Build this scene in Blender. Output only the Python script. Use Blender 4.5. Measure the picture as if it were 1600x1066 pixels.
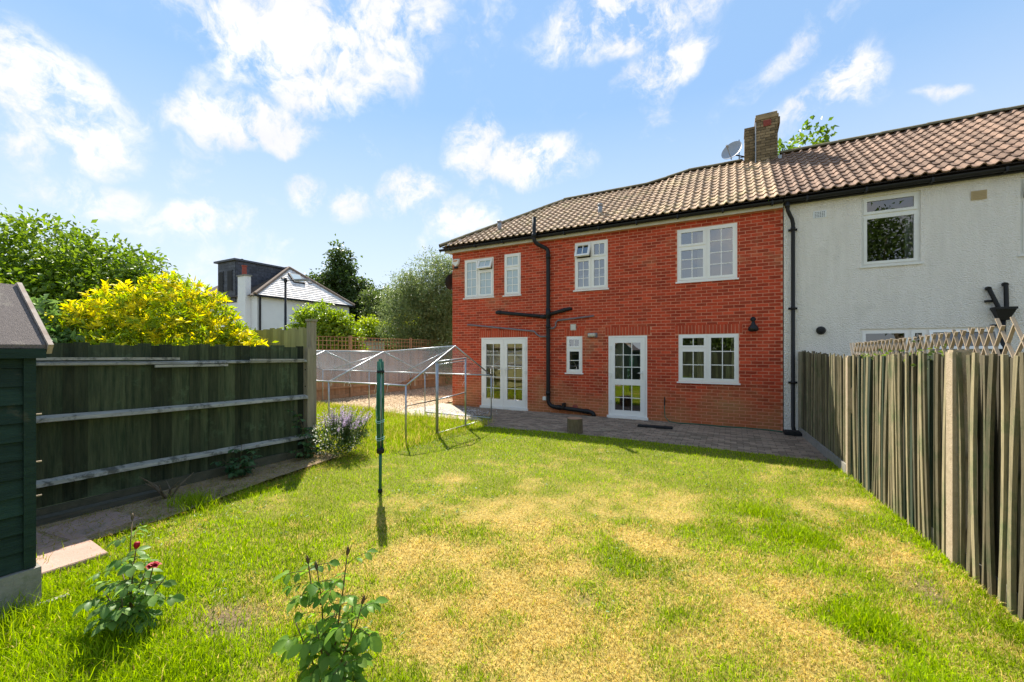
import bpy, bmesh, math, random
import numpy as np
from mathutils import Vector, Matrix
random.seed(7); RNG = np.random.default_rng(11)
R = math.radians
for o in list(bpy.data.objects): bpy.data.objects.remove(o)
S = bpy.context.scene
COL = S.collection
# ------------------------------------------------------------------ camera
YAW = R(28.1)
cam_d = bpy.data.cameras.new('camera'); cam = bpy.data.objects.new('camera', cam_d); COL.objects.link(cam)
cam.location = (0, 0, 1.73); cam.rotation_euler = (R(90), 0, YAW)
cam_d.sensor_width = 36; cam_d.lens = 14.4; cam_d.shift_y = 0.0094
cam_d.clip_start = 0.05; cam_d.clip_end = 3000
S.camera = cam
# ------------------------------------------------------------------ light
SUN = Vector((-0.622, 0.585, 1.0)).normalized()
SKY_STRENGTH = 0.113; SUN_STRENGTH = 3.9
S.view_settings.view_transform = 'Standard'; S.view_settings.look = 'None'
S.view_settings.gamma = 1; S.view_settings.use_curve_mapping = False
S.view_settings.exposure = 1.4
ld = bpy.data.lights.new('sun', 'SUN'); ld.energy = SUN_STRENGTH; ld.angle = R(0.55); ld.color = (1, .93, .82)
lo = bpy.data.objects.new('sun', ld); COL.objects.link(lo); lo.location = (-20, 20, 30)
lo.rotation_euler = SUN.to_track_quat('Z', 'Y').to_euler()
S.render.engine = 'CYCLES'
S.cycles.max_bounces = 7; S.cycles.transparent_max_bounces = 24; S.cycles.diffuse_bounces = 4
S.cycles.glossy_bounces = 4; S.cycles.transmission_bounces = 4
S.cycles.sample_clamp_indirect = 6

def nd(nt, t, **k):
    n = nt.nodes.new(t)
    for a, b in k.items():
        if a.startswith('i_'):
            n.inputs[a[2:].replace('_', ' ')].default_value = b
        else: setattr(n, a, b)
    return n

# clouds: (azimuth from +Y, elevation, half width, half height in degrees, tilt, weight)
CLOUDS = [(-76.9, 22.3, 6.0, 3.8, -30, 1), (-74.4, 19.5, 3.5, 2.9, 0, 1), (-55.4, 33.6, 9.9, 5.3, 0, 1), (-45.5, 37.1, 5.4, 4.8, 0, .9),
 (-60.4, 25.0, 6.5, 2.1, 5, 1), (-54.7, 30.3, 4.1, 3.1, 0, 1), (-66.1, 14.0, 4.8, 1.5, 15, .8), (-74.4, 14.4, 4.2, 1.8, 0, .8),
 (-55.0, 19.1, 2.1, 1.9, 0, .8), (-49.8, 18.3, 2.5, 2.1, 20, .8), (-42.6, 20.6, 4.5, 2.3, 25, .9), (-33.5, 26.7, 2.8, 4.0, -20, .9),
 (-25.4, 24.9, 6.9, 2.7, 0, 1), (-34.8, 17.1, 3.0, 2.4, 0, .8), (-12.4, 38.2, 9.5, 3.0, 5, 1), (-7.5, 33.5, 4.2, 2.4, 20, 1),
 (11.5, 27.5, 2.8, 3.1, -20, 1), (9.3, 25.4, 3.9, 1.8, 0, .9), (18.4, 23.7, 2.0, .7, -10, .7), (7.6, 31.8, 9.3, 1.3, 28, .5), (-78.7, 18.3, 2.7, 2.2, 0, .8)]
def make_world():
    w = bpy.data.worlds.new('World'); S.world = w; w.use_nodes = True
    nt = w.node_tree; nt.nodes.clear(); L = nt.links.new
    out = nd(nt, 'ShaderNodeOutputWorld'); bg = nd(nt, 'ShaderNodeBackground'); bg.inputs[1].default_value = SKY_STRENGTH
    L(bg.outputs[0], out.inputs[0])
    sky = nd(nt, 'ShaderNodeTexSky', sky_type='NISHITA', sun_disc=False)
    sky.sun_elevation = math.asin(SUN.z); sky.sun_rotation = math.atan2(SUN.x, SUN.y)
    sky.altitude = 50; sky.air_density = 1.0; sky.dust_density = 0.0; sky.ozone_density = 1.0
    tc = nd(nt, 'ShaderNodeTexCoord')
    def vm(op, a, b=None):
        n = nd(nt, 'ShaderNodeVectorMath', operation=op)
        for i, q in enumerate((a, b)):
            if q is None: continue
            if isinstance(q, (tuple, Vector)): n.inputs[i].default_value = tuple(q)
            elif isinstance(q, float): n.inputs['Scale'].default_value = q
            else: L(q, n.inputs[i])
        return n.outputs['Value'] if op == 'DOT_PRODUCT' else n.outputs[0]
    def mt(op, a, b=None, c=None, clamp=False):
        n = nd(nt, 'ShaderNodeMath', operation=op, use_clamp=clamp)
        for i, q in enumerate((a, b, c)):
            if q is None: continue
            if isinstance(q, (int, float)): n.inputs[i].default_value = q
            else: L(q, n.inputs[i])
        return n.outputs[0]
    d = tc.outputs['Generated']
    wn = nd(nt, 'ShaderNodeTexNoise'); wn.inputs['Scale'].default_value = 9; wn.inputs['Detail'].default_value = 6
    L(d, wn.inputs['Vector'])
    off = vm('SCALE', vm('SUBTRACT', wn.outputs['Color'], (.5, .5, .5)), 0.09)
    dw = vm('ADD', d, off)
    acc = None
    for az, el, rx, ry, an, wt in CLOUDS:
        f = Vector((math.sin(R(az)) * math.cos(R(el)), math.cos(R(az)) * math.cos(R(el)), math.sin(R(el))))
        r = Vector((math.cos(R(az)), -math.sin(R(az)), 0)); u = r.cross(f)
        ca, sa = math.cos(R(an)), math.sin(R(an))
        rr = (r * ca + u * sa) / (R(rx) * 1.0); uu = (u * ca - r * sa) / (R(ry) * 1.0)
        a = vm('DOT_PRODUCT', dw, rr); b = vm('DOT_PRODUCT', dw, uu)
        q = mt('MULTIPLY_ADD', a, a, mt('MULTIPLY', b, b))
        front = mt('GREATER_THAN', vm('DOT_PRODUCT', d, f), .5)
        g = mt('MULTIPLY', mt('SUBTRACT', 1.0, mt('MULTIPLY', q, .5), clamp=True), mt('MULTIPLY', front, wt))
        acc = g if acc is None else mt('SMOOTH_MAX', acc, g, .15)
    n1 = nd(nt, 'ShaderNodeTexNoise'); n1.inputs['Scale'].default_value = 3.2; n1.inputs['Detail'].default_value = 9; n1.inputs['Roughness'].default_value = .62
    L(dw, n1.inputs['Vector'])
    # broken cloud goes on over the rest of the sky, thickened out of view to add fill light on the shaded walls
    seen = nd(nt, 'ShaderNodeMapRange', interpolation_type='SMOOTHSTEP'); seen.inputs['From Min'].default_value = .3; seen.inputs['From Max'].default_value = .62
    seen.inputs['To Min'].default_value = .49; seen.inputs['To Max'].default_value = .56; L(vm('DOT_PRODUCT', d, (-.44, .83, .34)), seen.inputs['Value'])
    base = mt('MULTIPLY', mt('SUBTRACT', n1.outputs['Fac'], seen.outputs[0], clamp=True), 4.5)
    n2 = nd(nt, 'ShaderNodeTexNoise'); n2.inputs['Scale'].default_value = 11; n2.inputs['Detail'].default_value = 10; n2.inputs['Roughness'].default_value = .66
    L(dw, n2.inputs['Vector'])
    m = mt('MULTIPLY', acc, mt('MULTIPLY_ADD', n2.outputs['Fac'], 4.6, -1.55, clamp=False), clamp=True)
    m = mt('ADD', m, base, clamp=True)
    cr = nd(nt, 'ShaderNodeMapRange', interpolation_type='SMOOTHSTEP'); cr.inputs['From Min'].default_value = .08; cr.inputs['From Max'].default_value = .85
    L(m, cr.inputs['Value'])
    n3 = nd(nt, 'ShaderNodeTexNoise'); n3.inputs['Scale'].default_value = 7; n3.inputs['Detail'].default_value = 5
    L(d, n3.inputs['Vector'])
    cc = nd(nt, 'ShaderNodeMix', data_type='RGBA'); cc.inputs['A'].default_value = CLOUD_A; cc.inputs['B'].default_value = CLOUD_B
    L(n3.outputs['Fac'], cc.inputs['Factor'])
    # pale haze low over the horizon all the way round
    sp = nd(nt, 'ShaderNodeSeparateXYZ'); L(d, sp.inputs[0])
    hz = nd(nt, 'ShaderNodeMapRange'); hz.inputs['From Min'].default_value = 0.0; hz.inputs['From Max'].default_value = .5
    hz.inputs['To Min'].default_value = HAZE_LOW; hz.inputs['To Max'].default_value = 0.0; L(sp.outputs['Z'], hz.inputs['Value'])
    mv = nd(nt, 'ShaderNodeMix', data_type='RGBA'); mv.inputs['B'].default_value = VEIL_COL; mv.inputs['Factor'].default_value = HAZE_HIGH; L(sky.outputs[0], mv.inputs['A'])
    mh = nd(nt, 'ShaderNodeMix', data_type='RGBA'); mh.inputs['B'].default_value = HAZE_COL
    L(hz.outputs[0], mh.inputs['Factor']); L(mv.outputs['Result'], mh.inputs['A'])
    mx = nd(nt, 'ShaderNodeMix', data_type='RGBA'); L(mt('MULTIPLY', cr.outputs[0], .92), mx.inputs['Factor']); L(mh.outputs['Result'], mx.inputs['A']); L(cc.outputs['Result'], mx.inputs['B'])
    L(mx.outputs['Result'], bg.inputs[0])
CLOUD_A = (2.7, 2.75, 2.95, 1); CLOUD_B = (4.7, 4.5, 4.25, 1); HAZE_LOW = .95; HAZE_HIGH = .82; HAZE_COL = (3.2, 3.5, 3.75, 1); VEIL_COL = (1.15, 1.9, 3.0, 1)
make_world()

# ------------------------------------------------------------------ materials
def mat(name, c1, c2=None, scale=6, stretch=(1, 1, 1), rough=.8, bump=0, bscale=60, island=0, metal=0, c3=None, c3scale=1.2, c3min=.55, c3max=.7, spec=.3, detail=6, bdist=.01, bstretch=(1, 1, 1)):
    m = bpy.data.materials.new(name); m.use_nodes = True; nt = m.node_tree; L = nt.links.new
    b = nt.nodes['Principled BSDF']; b.inputs['Roughness'].default_value = rough; b.inputs['Metallic'].default_value = metal
    b.inputs['Specular IOR Level'].default_value = spec
    c2 = c2 or c1
    g = nd(nt, 'ShaderNodeNewGeometry'); mp = nd(nt, 'ShaderNodeMapping'); mp.inputs['Scale'].default_value = stretch; L(g.outputs['Position'], mp.inputs['Vector'])
    n = nd(nt, 'ShaderNodeTexNoise'); n.inputs['Scale'].default_value = scale; n.inputs['Detail'].default_value = detail; n.inputs['Roughness'].default_value = .65
    L(mp.outputs[0], n.inputs['Vector'])
    r = nd(nt, 'ShaderNodeMapRange'); r.inputs['From Min'].default_value = .3; r.inputs['From Max'].default_value = .7; L(n.outputs['Fac'], r.inputs['Value'])
    x = nd(nt, 'ShaderNodeMix', data_type='RGBA'); x.inputs['A'].default_value = (*c1, 1); x.inputs['B'].default_value = (*c2, 1)
    L(r.outputs[0], x.inputs['Factor']); col = x.outputs['Result']
    if c3:
        n3 = nd(nt, 'ShaderNodeTexNoise'); n3.inputs['Scale'].default_value = c3scale; n3.inputs['Detail'].default_value = 8; n3.inputs['Roughness'].default_value = .7
        L(g.outputs['Position'], n3.inputs['Vector'])
        r3 = nd(nt, 'ShaderNodeMapRange'); r3.inputs['From Min'].default_value = c3min; r3.inputs['From Max'].default_value = c3max; L(n3.outputs['Fac'], r3.inputs['Value'])
        x3 = nd(nt, 'ShaderNodeMix', data_type='RGBA'); x3.inputs['B'].default_value = (*c3, 1); L(col, x3.inputs['A']); L(r3.outputs[0], x3.inputs['Factor']); col = x3.outputs['Result']
    if island:
        oi = nd(nt, 'ShaderNodeObjectInfo')
        ad = nd(nt, 'ShaderNodeMath', operation='ADD'); L(g.outputs['Random Per Island'], ad.inputs[0]); L(oi.outputs['Random'], ad.inputs[1])
        fr = nd(nt, 'ShaderNodeMath', operation='FRACT'); L(ad.outputs[0], fr.inputs[0])
        mr = nd(nt, 'ShaderNodeMapRange'); mr.inputs['To Min'].default_value = 1 - island; mr.inputs['To Max'].default_value = 1 + island; L(fr.outputs[0], mr.inputs['Value'])
        hs = nd(nt, 'ShaderNodeHueSaturation'); L(col, hs.inputs['Color']); L(mr.outputs[0], hs.inputs['Value']); col = hs.outputs[0]
    L(col, b.inputs['Base Color'])
    if bump:
        mb = nd(nt, 'ShaderNodeMapping'); mb.inputs['Scale'].default_value = bstretch; L(g.outputs['Position'], mb.inputs['Vector'])
        nb = nd(nt, 'ShaderNodeTexNoise'); nb.inputs['Scale'].default_value = bscale; nb.inputs['Detail'].default_value = 4; L(mb.outputs[0], nb.inputs['Vector'])
        bp = nd(nt, 'ShaderNodeBump'); bp.inputs['Strength'].default_value = bump; bp.inputs['Distance'].default_value = bdist
        L(nb.outputs['Fac'], bp.inputs['Height']); L(bp.outputs[0], b.inputs['Normal'])
    return m
def leafmat(name, trans=.4, rough=.45, spec=.35, gain=1.0):
    """colour from the mesh attribute 'col', small per-leaf variation, light shining through"""
    m = bpy.data.materials.new(name); m.use_nodes = True; nt = m.node_tree; L = nt.links.new
    b = nt.nodes['Principled BSDF']; b.inputs['Roughness'].default_value = rough; b.inputs['Specular IOR Level'].default_value = spec
    a = nd(nt, 'ShaderNodeAttribute', attribute_name='col')
    g = nd(nt, 'ShaderNodeNewGeometry'); mr = nd(nt, 'ShaderNodeMapRange'); mr.inputs['To Min'].default_value = .75 * gain; mr.inputs['To Max'].default_value = 1.2 * gain
    L(g.outputs['Random Per Island'], mr.inputs['Value'])
    hs = nd(nt, 'ShaderNodeHueSaturation'); L(a.outputs['Color'], hs.inputs['Color']); L(mr.outputs[0], hs.inputs['Value'])
    L(hs.outputs[0], b.inputs['Base Color'])
    t = nd(nt, 'ShaderNodeBsdfTranslucent'); h2 = nd(nt, 'ShaderNodeHueSaturation'); h2.inputs['Value'].default_value = 1.25; h2.inputs['Saturation'].default_value = 1.1
    L(hs.outputs[0], h2.inputs['Color']); L(h2.outputs[0], t.inputs['Color'])
    ms = nd(nt, 'ShaderNodeMixShader'); ms.inputs[0].default_value = trans; L(b.outputs[0], ms.inputs[1]); L(t.outputs[0], ms.inputs[2])
    L(ms.outputs[0], nt.nodes['Material Output'].inputs[0])
    return m
def glassmat(name, tint=(.75, .8, .8), ior=2.9):
    m = bpy.data.materials.new(name); m.use_nodes = True; nt = m.node_tree; L = nt.links.new
    nt.nodes.remove(nt.nodes['Principled BSDF'])
    f = nd(nt, 'ShaderNodeFresnel'); f.inputs['IOR'].default_value = ior
    t = nd(nt, 'ShaderNodeBsdfTransparent'); t.inputs[0].default_value = (*tint, 1)
    g = nd(nt, 'ShaderNodeBsdfGlossy'); g.inputs['Roughness'].default_value = .004; g.inputs[0].default_value = (1, 1, 1, 1)
    ge = nd(nt, 'ShaderNodeNewGeometry'); n = nd(nt, 'ShaderNodeTexNoise'); n.inputs['Scale'].default_value = 2.2; n.inputs['Detail'].default_value = 1
    L(ge.outputs['Position'], n.inputs['Vector']); bp = nd(nt, 'ShaderNodeBump'); bp.inputs['Strength'].default_value = .03; bp.inputs['Distance'].default_value = .05
    L(n.outputs['Fac'], bp.inputs['Height']); L(bp.outputs[0], g.inputs['Normal'])
    s = nd(nt, 'ShaderNodeMixShader'); L(f.outputs[0], s.inputs[0]); L(t.outputs[0], s.inputs[1]); L(g.outputs[0], s.inputs[2])
    L(s.outputs[0], nt.nodes['Material Output'].inputs[0]); return m
M = {}
M['brick'] = mat('red_brick', (.4, .042, .015), (.52, .07, .026), scale=3, rough=.85, bump=.35, bscale=140, island=.3, c3=(.42, .19, .09), c3scale=.55, c3min=.56, c3max=.72, bdist=.004)
M['mortar'] = mat('mortar', (.72, .31, .19), (.62, .24, .14), scale=5, rough=.95, bump=.3, bscale=200, c3=(.6, .36, .22), c3scale=.55, c3min=.58, c3max=.7)
def brick_stain(m):
    """blotchy yellow-brown algae and splash stain on the lowest courses"""
    nt = m.node_tree; L = nt.links.new; b = nt.nodes['Principled BSDF']; src = b.inputs['Base Color'].links[0].from_socket
    g = nd(nt, 'ShaderNodeNewGeometry'); sp = nd(nt, 'ShaderNodeSeparateXYZ'); L(g.outputs['Position'], sp.inputs[0])
    n = nd(nt, 'ShaderNodeTexNoise'); n.inputs['Scale'].default_value = 1.1; n.inputs['Detail'].default_value = 7; n.inputs['Roughness'].default_value = .7; L(g.outputs['Position'], n.inputs['Vector'])
    a = nd(nt, 'ShaderNodeMath', operation='MULTIPLY_ADD'); L(sp.outputs['Z'], a.inputs[0]); a.inputs[1].default_value = -.32; L(n.outputs['Fac'], a.inputs[2])
    r = nd(nt, 'ShaderNodeMapRange'); r.inputs['From Min'].default_value = .18; r.inputs['From Max'].default_value = .5; r.inputs['To Max'].default_value = .75; L(a.outputs[0], r.inputs['Value'])
    x = nd(nt, 'ShaderNodeMix', data_type='RGBA'); x.inputs['B'].default_value = (.42, .2, .075, 1); L(src, x.inputs['A']); L(r.outputs[0], x.inputs['Factor']); L(x.outputs['Result'], b.inputs['Base Color'])
brick_stain(M['brick'])
M['soldier'] = mat('lintel_brick', (.44, .055, .02), (.54, .08, .032), scale=4, rough=.85, bump=.3, bscale=140, island=.14)
M['tile'] = mat('clay_tile_lichen', (.36, .24, .15), (.48, .335, .215), scale=9, rough=.85, bump=.3, bscale=70, island=.2, c3=(.44, .35, .17), c3scale=1.6, c3min=.5, c3max=.72)
M['tile2'] = mat('clay_tile_brown', (.19, .115, .078), (.29, .185, .125), scale=9, rough=.85, bump=.3, bscale=70, island=.28, c3=(.13, .1, .075), c3scale=2.4, c3min=.58, c3max=.75)
M['ridge'] = mat('ridge_tile', (.12, .1, .06), (.2, .17, .09), scale=9, rough=.95, bump=.5, bscale=60, island=.2)
M['deck'] = mat('roof_deck', (.09, .07, .055), rough=1)
M['upvc'] = mat('white_upvc', (.9, .86, .8), (.85, .81, .75), scale=3, rough=.35, spec=.5)
M['upvc_old'] = mat('cream_upvc', (.8, .78, .71), (.72, .69, .62), scale=6, rough=.4, spec=.4)
M['glass'] = glassmat('window_glass'); M['glass2'] = glassmat('window_glass_dim', (.5, .56, .54), 2.2)
M['frost'] = mat('frosted_glass', (.42, .5, .53), (.5, .57, .58), scale=4, rough=.18, spec=.9)
M['black'] = mat('black_pipe', (.011, .011, .011), (.017, .017, .017), scale=8, rough=.5, spec=.3)
M['greyp'] = mat('grey_waste_pipe', (.2, .19, .2), (.13, .12, .13), scale=8, rough=.4, spec=.5)
M['cream'] = mat('cream_paint', (.62, .57, .46), (.5, .45, .35), scale=5, rough=.7)
M['render'] = mat('pebbledash_white', (.94, .87, .77), (.85, .78, .68), scale=3, stretch=(2.5, 2.5, .35), rough=.95, bump=1.0, bscale=42, bdist=.042, c3=(.66, .61, .52), c3scale=1.2, c3min=.58, c3max=.85)
M['stock'] = mat('weathered_stock_brick', (.17, .125, .07), (.28, .2, .11), scale=9, rough=.95, bump=.6, bscale=60, island=.4, c3=(.07, .055, .035), c3scale=3)
M['stockmortar'] = mat('old_mortar', (.2, .17, .13), (.12, .1, .075), scale=10, rough=1, bump=.5)
M['lead'] = mat('lead_flashing', (.3, .31, .33), (.4, .41, .43), scale=7, rough=.5, metal=.3)
M['terra'] = mat('terracotta', (.3, .07, .05), rough=.8)
M['grey'] = mat('grey_plastic', (.3, .31, .33), (.24, .25, .27), scale=10, rough=.5)
M['white'] = mat('white_plastic', (.78, .76, .7), rough=.4)
M['interior'] = mat('interior_wall', (.2, .18, .15), rough=.9)
M['carpet'] = mat('interior_floor', (.16, .12, .09), rough=.9)
M['curtain'] = mat('curtain_cream', (.85, .78, .6), (.75, .68, .52), scale=3, rough=.9)
M['net'] = mat('curtain_grey', (.55, .57, .6), rough=.9)
M['galv'] = mat('galvanised_steel', (.5, .52, .54), (.36, .38, .4), scale=14, rough=.42, metal=.75, bump=.1)
M['wire'] = mat('galvanised_wire', (.55, .57, .58), rough=.5, metal=.4)
M['green_pl'] = mat('green_plastic', (.006, .09, .045), (.012, .14, .07), scale=12, rough=.35, spec=.5)
M['cord'] = mat('washing_cord', (.3, .5, .42), (.12, .4, .28), scale=20, rough=.6)
M['darkfence'] = mat('dark_stained_wood', (.014, .027, .012), (.07, .08, .04), scale=3, stretch=(9, 9, .8), rough=.85, bump=.6, bscale=20, bstretch=(6, 6, .4), island=.6, c3=(.1, .15, .08), c3scale=2.6, c3min=.56, c3max=.8)
M['rail'] = mat('weathered_rail', (.5, .48, .42), (.26, .26, .22), scale=5, stretch=(6, .6, 6), rough=.9, bump=.6, bscale=40, bstretch=(6, .5, 6), c3=(.12, .12, .1), c3scale=7, c3min=.5, c3max=.62)
M['post'] = mat('weathered_post', (.38, .33, .23), (.24, .2, .13), scale=4, stretch=(6, 6, .6), rough=.9, bump=.5, bscale=40, bstretch=(6, 6, .4), c3=(.2, .24, .1), c3scale=4)
M['pale'] = mat('weathered_pale', (.29, .24, .14), (.12, .105, .06), scale=5, stretch=(7, 7, .5), rough=.9, bump=.7, bscale=30, bstretch=(6, 6, .35), island=.6, c3=(.11, .13, .06), c3scale=3.2, c3min=.5, c3max=.66)
M['palegreen'] = mat('green_stained_pale', (.015, .04, .025), (.07, .08, .05), scale=5, stretch=(7, 7, .5), rough=.85, bump=.6, bscale=30, bstretch=(6, 6, .35), island=.3)
M['concpost'] = mat('rough_concrete', (.46, .37, .25), (.36, .28, .19), scale=20, rough=.95, bump=.6, bscale=90, c3=(.3, .26, .15), c3scale=5)
M['lath'] = mat('trellis_lath', (.42, .33, .23), (.32, .25, .17), scale=8, rough=.85, island=.2)
M['brownfence'] = mat('brown_boards', (.42, .27, .14), (.28, .185, .1), scale=4, stretch=(6, 6, .5), rough=.9, bump=.5, bscale=30, bstretch=(6, 6, .4), island=.25)
M['greenboard'] = mat('pale_green_boards', (.36, .34, .15), (.26, .25, .1), scale=4, stretch=(6, 6, .6), rough=.9, bump=.5, island=.25)
M['shed'] = mat('shed_green_paint', (.005, .022, .015), (.016, .044, .03), scale=5, stretch=(6, .6, 6), rough=.7, bump=.5, bscale=30, bstretch=(6, .5, 6), island=.25, c3=(.07, .07, .045), c3scale=4, c3min=.6, c3max=.72)
M['felt'] = mat('roof_felt', (.2, .17, .155), (.13, .11, .1), scale=60, rough=1, bump=.8, bscale=180, c3=(.3, .27, .22), c3scale=5)
M['concrete'] = mat('concrete', (.3, .285, .25), (.22, .21, .18), scale=9, rough=.95, bump=.5, bscale=80, c3=(.14, .16, .09), c3scale=3)
M['slab'] = mat('pink_slab', (.36, .23, .18), (.46, .32, .26), scale=6, rough=.95, bump=.5, bscale=70, island=.12, c3=(.2, .16, .12), c3scale=3)
M['paver'] = mat('block_paver', (.22, .16, .11), (.31, .23, .165), scale=6, rough=.95, bump=.5, bscale=110, island=.3, c3=(.22, .18, .12), c3scale=1.5)
M['joint'] = mat('paver_joint', (.07, .065, .04), (.12, .1, .06), scale=20, rough=1, bump=.4)
M['soil'] = mat('border_soil', (.26, .18, .11), (.4, .29, .17), scale=9, rough=1, bump=1, bscale=40, bdist=.03, c3=(.09, .065, .045), c3scale=5)
M['bark'] = mat('bark_mulch_ground', (.34, .24, .14), (.46, .34, .21), scale=12, rough=1, bump=1, bscale=40, bdist=.03)
M['chip'] = mat('bark_chip', (.4, .29, .17), (.56, .43, .28), scale=8, rough=1, island=.4)
M['sand'] = mat('concrete_apron', (.52, .43, .32), (.42, .35, .27), scale=5, rough=1, bump=.4)
M['gravel'] = mat('white_gravel', (.62, .6, .57), (.45, .44, .43), scale=40, rough=.9, island=.3)
M['wood_end'] = mat('cut_wood', (.42, .24, .14), (.33, .17, .1), scale=18, rough=.9)
M['trunkbark'] = mat('tree_bark', (.13, .1, .07), (.2, .16, .11), scale=8, stretch=(5, 5, .8), rough=1, bump=1, bscale=30, bdist=.02)
M['stem'] = mat('rose_stem', (.12, .05, .03), (.08, .1, .03), scale=15, rough=.6)
M['petal'] = mat('rose_petal', (.42, .005, .015), (.25, .0, .01), scale=30, rough=.6)
M['bud'] = mat('rose_bud', (.12, .05, .035), (.08, .09, .03), scale=30, rough=.6)
M['rubber'] = mat('black_rubber', (.016, .016, .016), rough=.7)
M['dish'] = mat('dish_grey', (.34, .37, .42), rough=.45)
M['slate'] = mat('pale_slate', (.66, .6, .56), (.78, .73, .69), scale=3, rough=.7, island=.25, bump=.3)
M['clad'] = mat('dark_slate_cladding', (.055, .06, .075), (.085, .09, .11), scale=4, rough=.6, island=.25)
M['fwhite'] = mat('white_painted_wall', (.8, .8, .79), (.75, .75, .74), scale=2, rough=.9)
M['leaf'] = leafmat('leaf', .42); M['leafyellow'] = leafmat('yellow_leaf', .5, .5, .25); M['leafgloss'] = leafmat('glossy_leaf', .52, .45, .3); M['grass'] = leafmat('grass_blade', .45, .6, .12)
M['ground'] = mat('far_ground', (.12, .13, .05), (.17, .15, .07), scale=.4, rough=1)

# ------------------------------------------------------------------ mesh helpers
ROOT = {}
def tag(o, label=None, cat=None, group=None, kind=None):
    for k, v in (('label', label), ('category', cat), ('group', group), ('kind', kind)):
        if v: o[k] = v
    return o
def thing(name, label, cat, loc=(0, 0, 0), group=None):
    o = bpy.data.objects.new(name, None); COL.objects.link(o); o.location = loc; o.empty_display_size = .2
    ROOT[o.name] = Vector(loc); return tag(o, label, cat, group)
class MB:
    def __init__(s): s.v = []; s.f = []
    def add(s, vs, fs):
        n = len(s.v); s.v += [tuple(p) for p in vs]; s.f += [tuple(i + n for i in q) for q in fs]; return s
    def box(s, x0, x1, y0, y1, z0, z1):
        return s.add([(x, y, z) for z in (z0, z1) for y in (y0, y1) for x in (x0, x1)],
                     [(0, 2, 3, 1), (4, 5, 7, 6), (0, 1, 5, 4), (2, 6, 7, 3), (0, 4, 6, 2), (1, 3, 7, 5)])
    def obox(s, c, ax, ay, az):
        c = Vector(c); vs = [c + ax * i + ay * j + az * k for k in (-1, 1) for j in (-1, 1) for i in (-1, 1)]
        return s.add(vs, [(0, 2, 3, 1), (4, 5, 7, 6), (0, 1, 5, 4), (2, 6, 7, 3), (0, 4, 6, 2), (1, 3, 7, 5)])
    def bar(s, p, q, w, h, up=(0, 0, 1)):
        p, q = Vector(p), Vector(q); d = (q - p); ln = d.length / 2; d.normalize(); u = Vector(up)
        sd = d.cross(u)
        if sd.length < 1e-4: sd = d.cross(Vector((0, 1, 0)))
        sd.normalize(); u = sd.cross(d)
        return s.obox((p + q) / 2, d * ln, sd * w / 2, u * h / 2)
    def tube(s, pts, r, n=8, cap=True):
        pts = [Vector(p) for p in pts]; rs = r if isinstance(r, (list, tuple)) else [r] * len(pts)
        rings = []; prev = None
        for i, p in enumerate(pts):
            d = (pts[min(i + 1, len(pts) - 1)] - pts[max(i - 1, 0)]).normalized()
            a = prev if prev is not None else (Vector((0, 0, 1)) if abs(d.z) < .9 else Vector((1, 0, 0)))
            u = (a - d * a.dot(d)); u = u.normalized() if u.length > 1e-5 else d.orthogonal().normalized(); prev = u; w = d.cross(u)
            rings.append([p + (u * math.cos(2 * math.pi * k / n) + w * math.sin(2 * math.pi * k / n)) * rs[i] for k in range(n)])
        vs = [q for g in rings for q in g]; fs = []
        for i in range(len(pts) - 1):
            for k in range(n):
                a, b = i * n + k, i * n + (k + 1) % n; fs.append((a, b, b + n, a + n))
        if cap: fs += [tuple(reversed(range(n))), tuple(range((len(pts) - 1) * n, len(pts) * n))]
        return s.add(vs, fs)
    def lathe(s, c, prof, n=16, axis='Z'):
        c = Vector(c); vs = []; fs = []
        for r, z in prof:
            for k in range(n):
                a = 2 * math.pi * k / n; p = (r * math.cos(a), r * math.sin(a), z)
                if axis == 'Y': p = (p[0], p[2], p[1])
                if axis == 'X': p = (p[2], p[0], p[1])
                vs.append(c + Vector(p))
        for i in range(len(prof) - 1):
            for k in range(n):
                a, b = i * n + k, i * n + (k + 1) % n; fs.append((a, b, b + n, a + n))
        fs += [tuple(reversed(range(n))), tuple(range((len(prof) - 1) * n, len(prof) * n))]
        return s.add(vs, fs)
    def mesh(s, name, m, off=(0, 0, 0), smooth=False):
        me = bpy.data.meshes.new(name); o = Vector(off)
        me.from_pydata([(p[0] - o.x, p[1] - o.y, p[2] - o.z) for p in s.v], [], s.f); me.materials.append(M[m] if isinstance(m, str) else m)
        if smooth: me.polygons.foreach_set('use_smooth', [True] * len(me.polygons))
        me.update(); return me
    def build(s, name, m, parent=None, smooth=False):
        off = ROOT[parent.name] if parent else Vector((0, 0, 0))
        o = bpy.data.objects.new(name, s.mesh(name, m, off, smooth)); COL.objects.link(o)
        if parent: o.parent = parent
        ROOT[o.name] = off; return o
    def solo(s, name, m, label, cat, loc, group=None, smooth=False):
        o = bpy.data.objects.new(name, s.mesh(name, m, loc, smooth)); COL.objects.link(o); o.location = loc; ROOT[o.name] = Vector(loc)
        return tag(o, label, cat, group)
def piece(name, me, parent, loc, rot=(0, 0, 0), scale=None):
    o = bpy.data.objects.new(name, me); COL.objects.link(o); o.parent = parent; o.location = Vector(loc) - ROOT[parent.name]; o.rotation_euler = rot
    if scale: o.scale = scale
    return o
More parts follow.
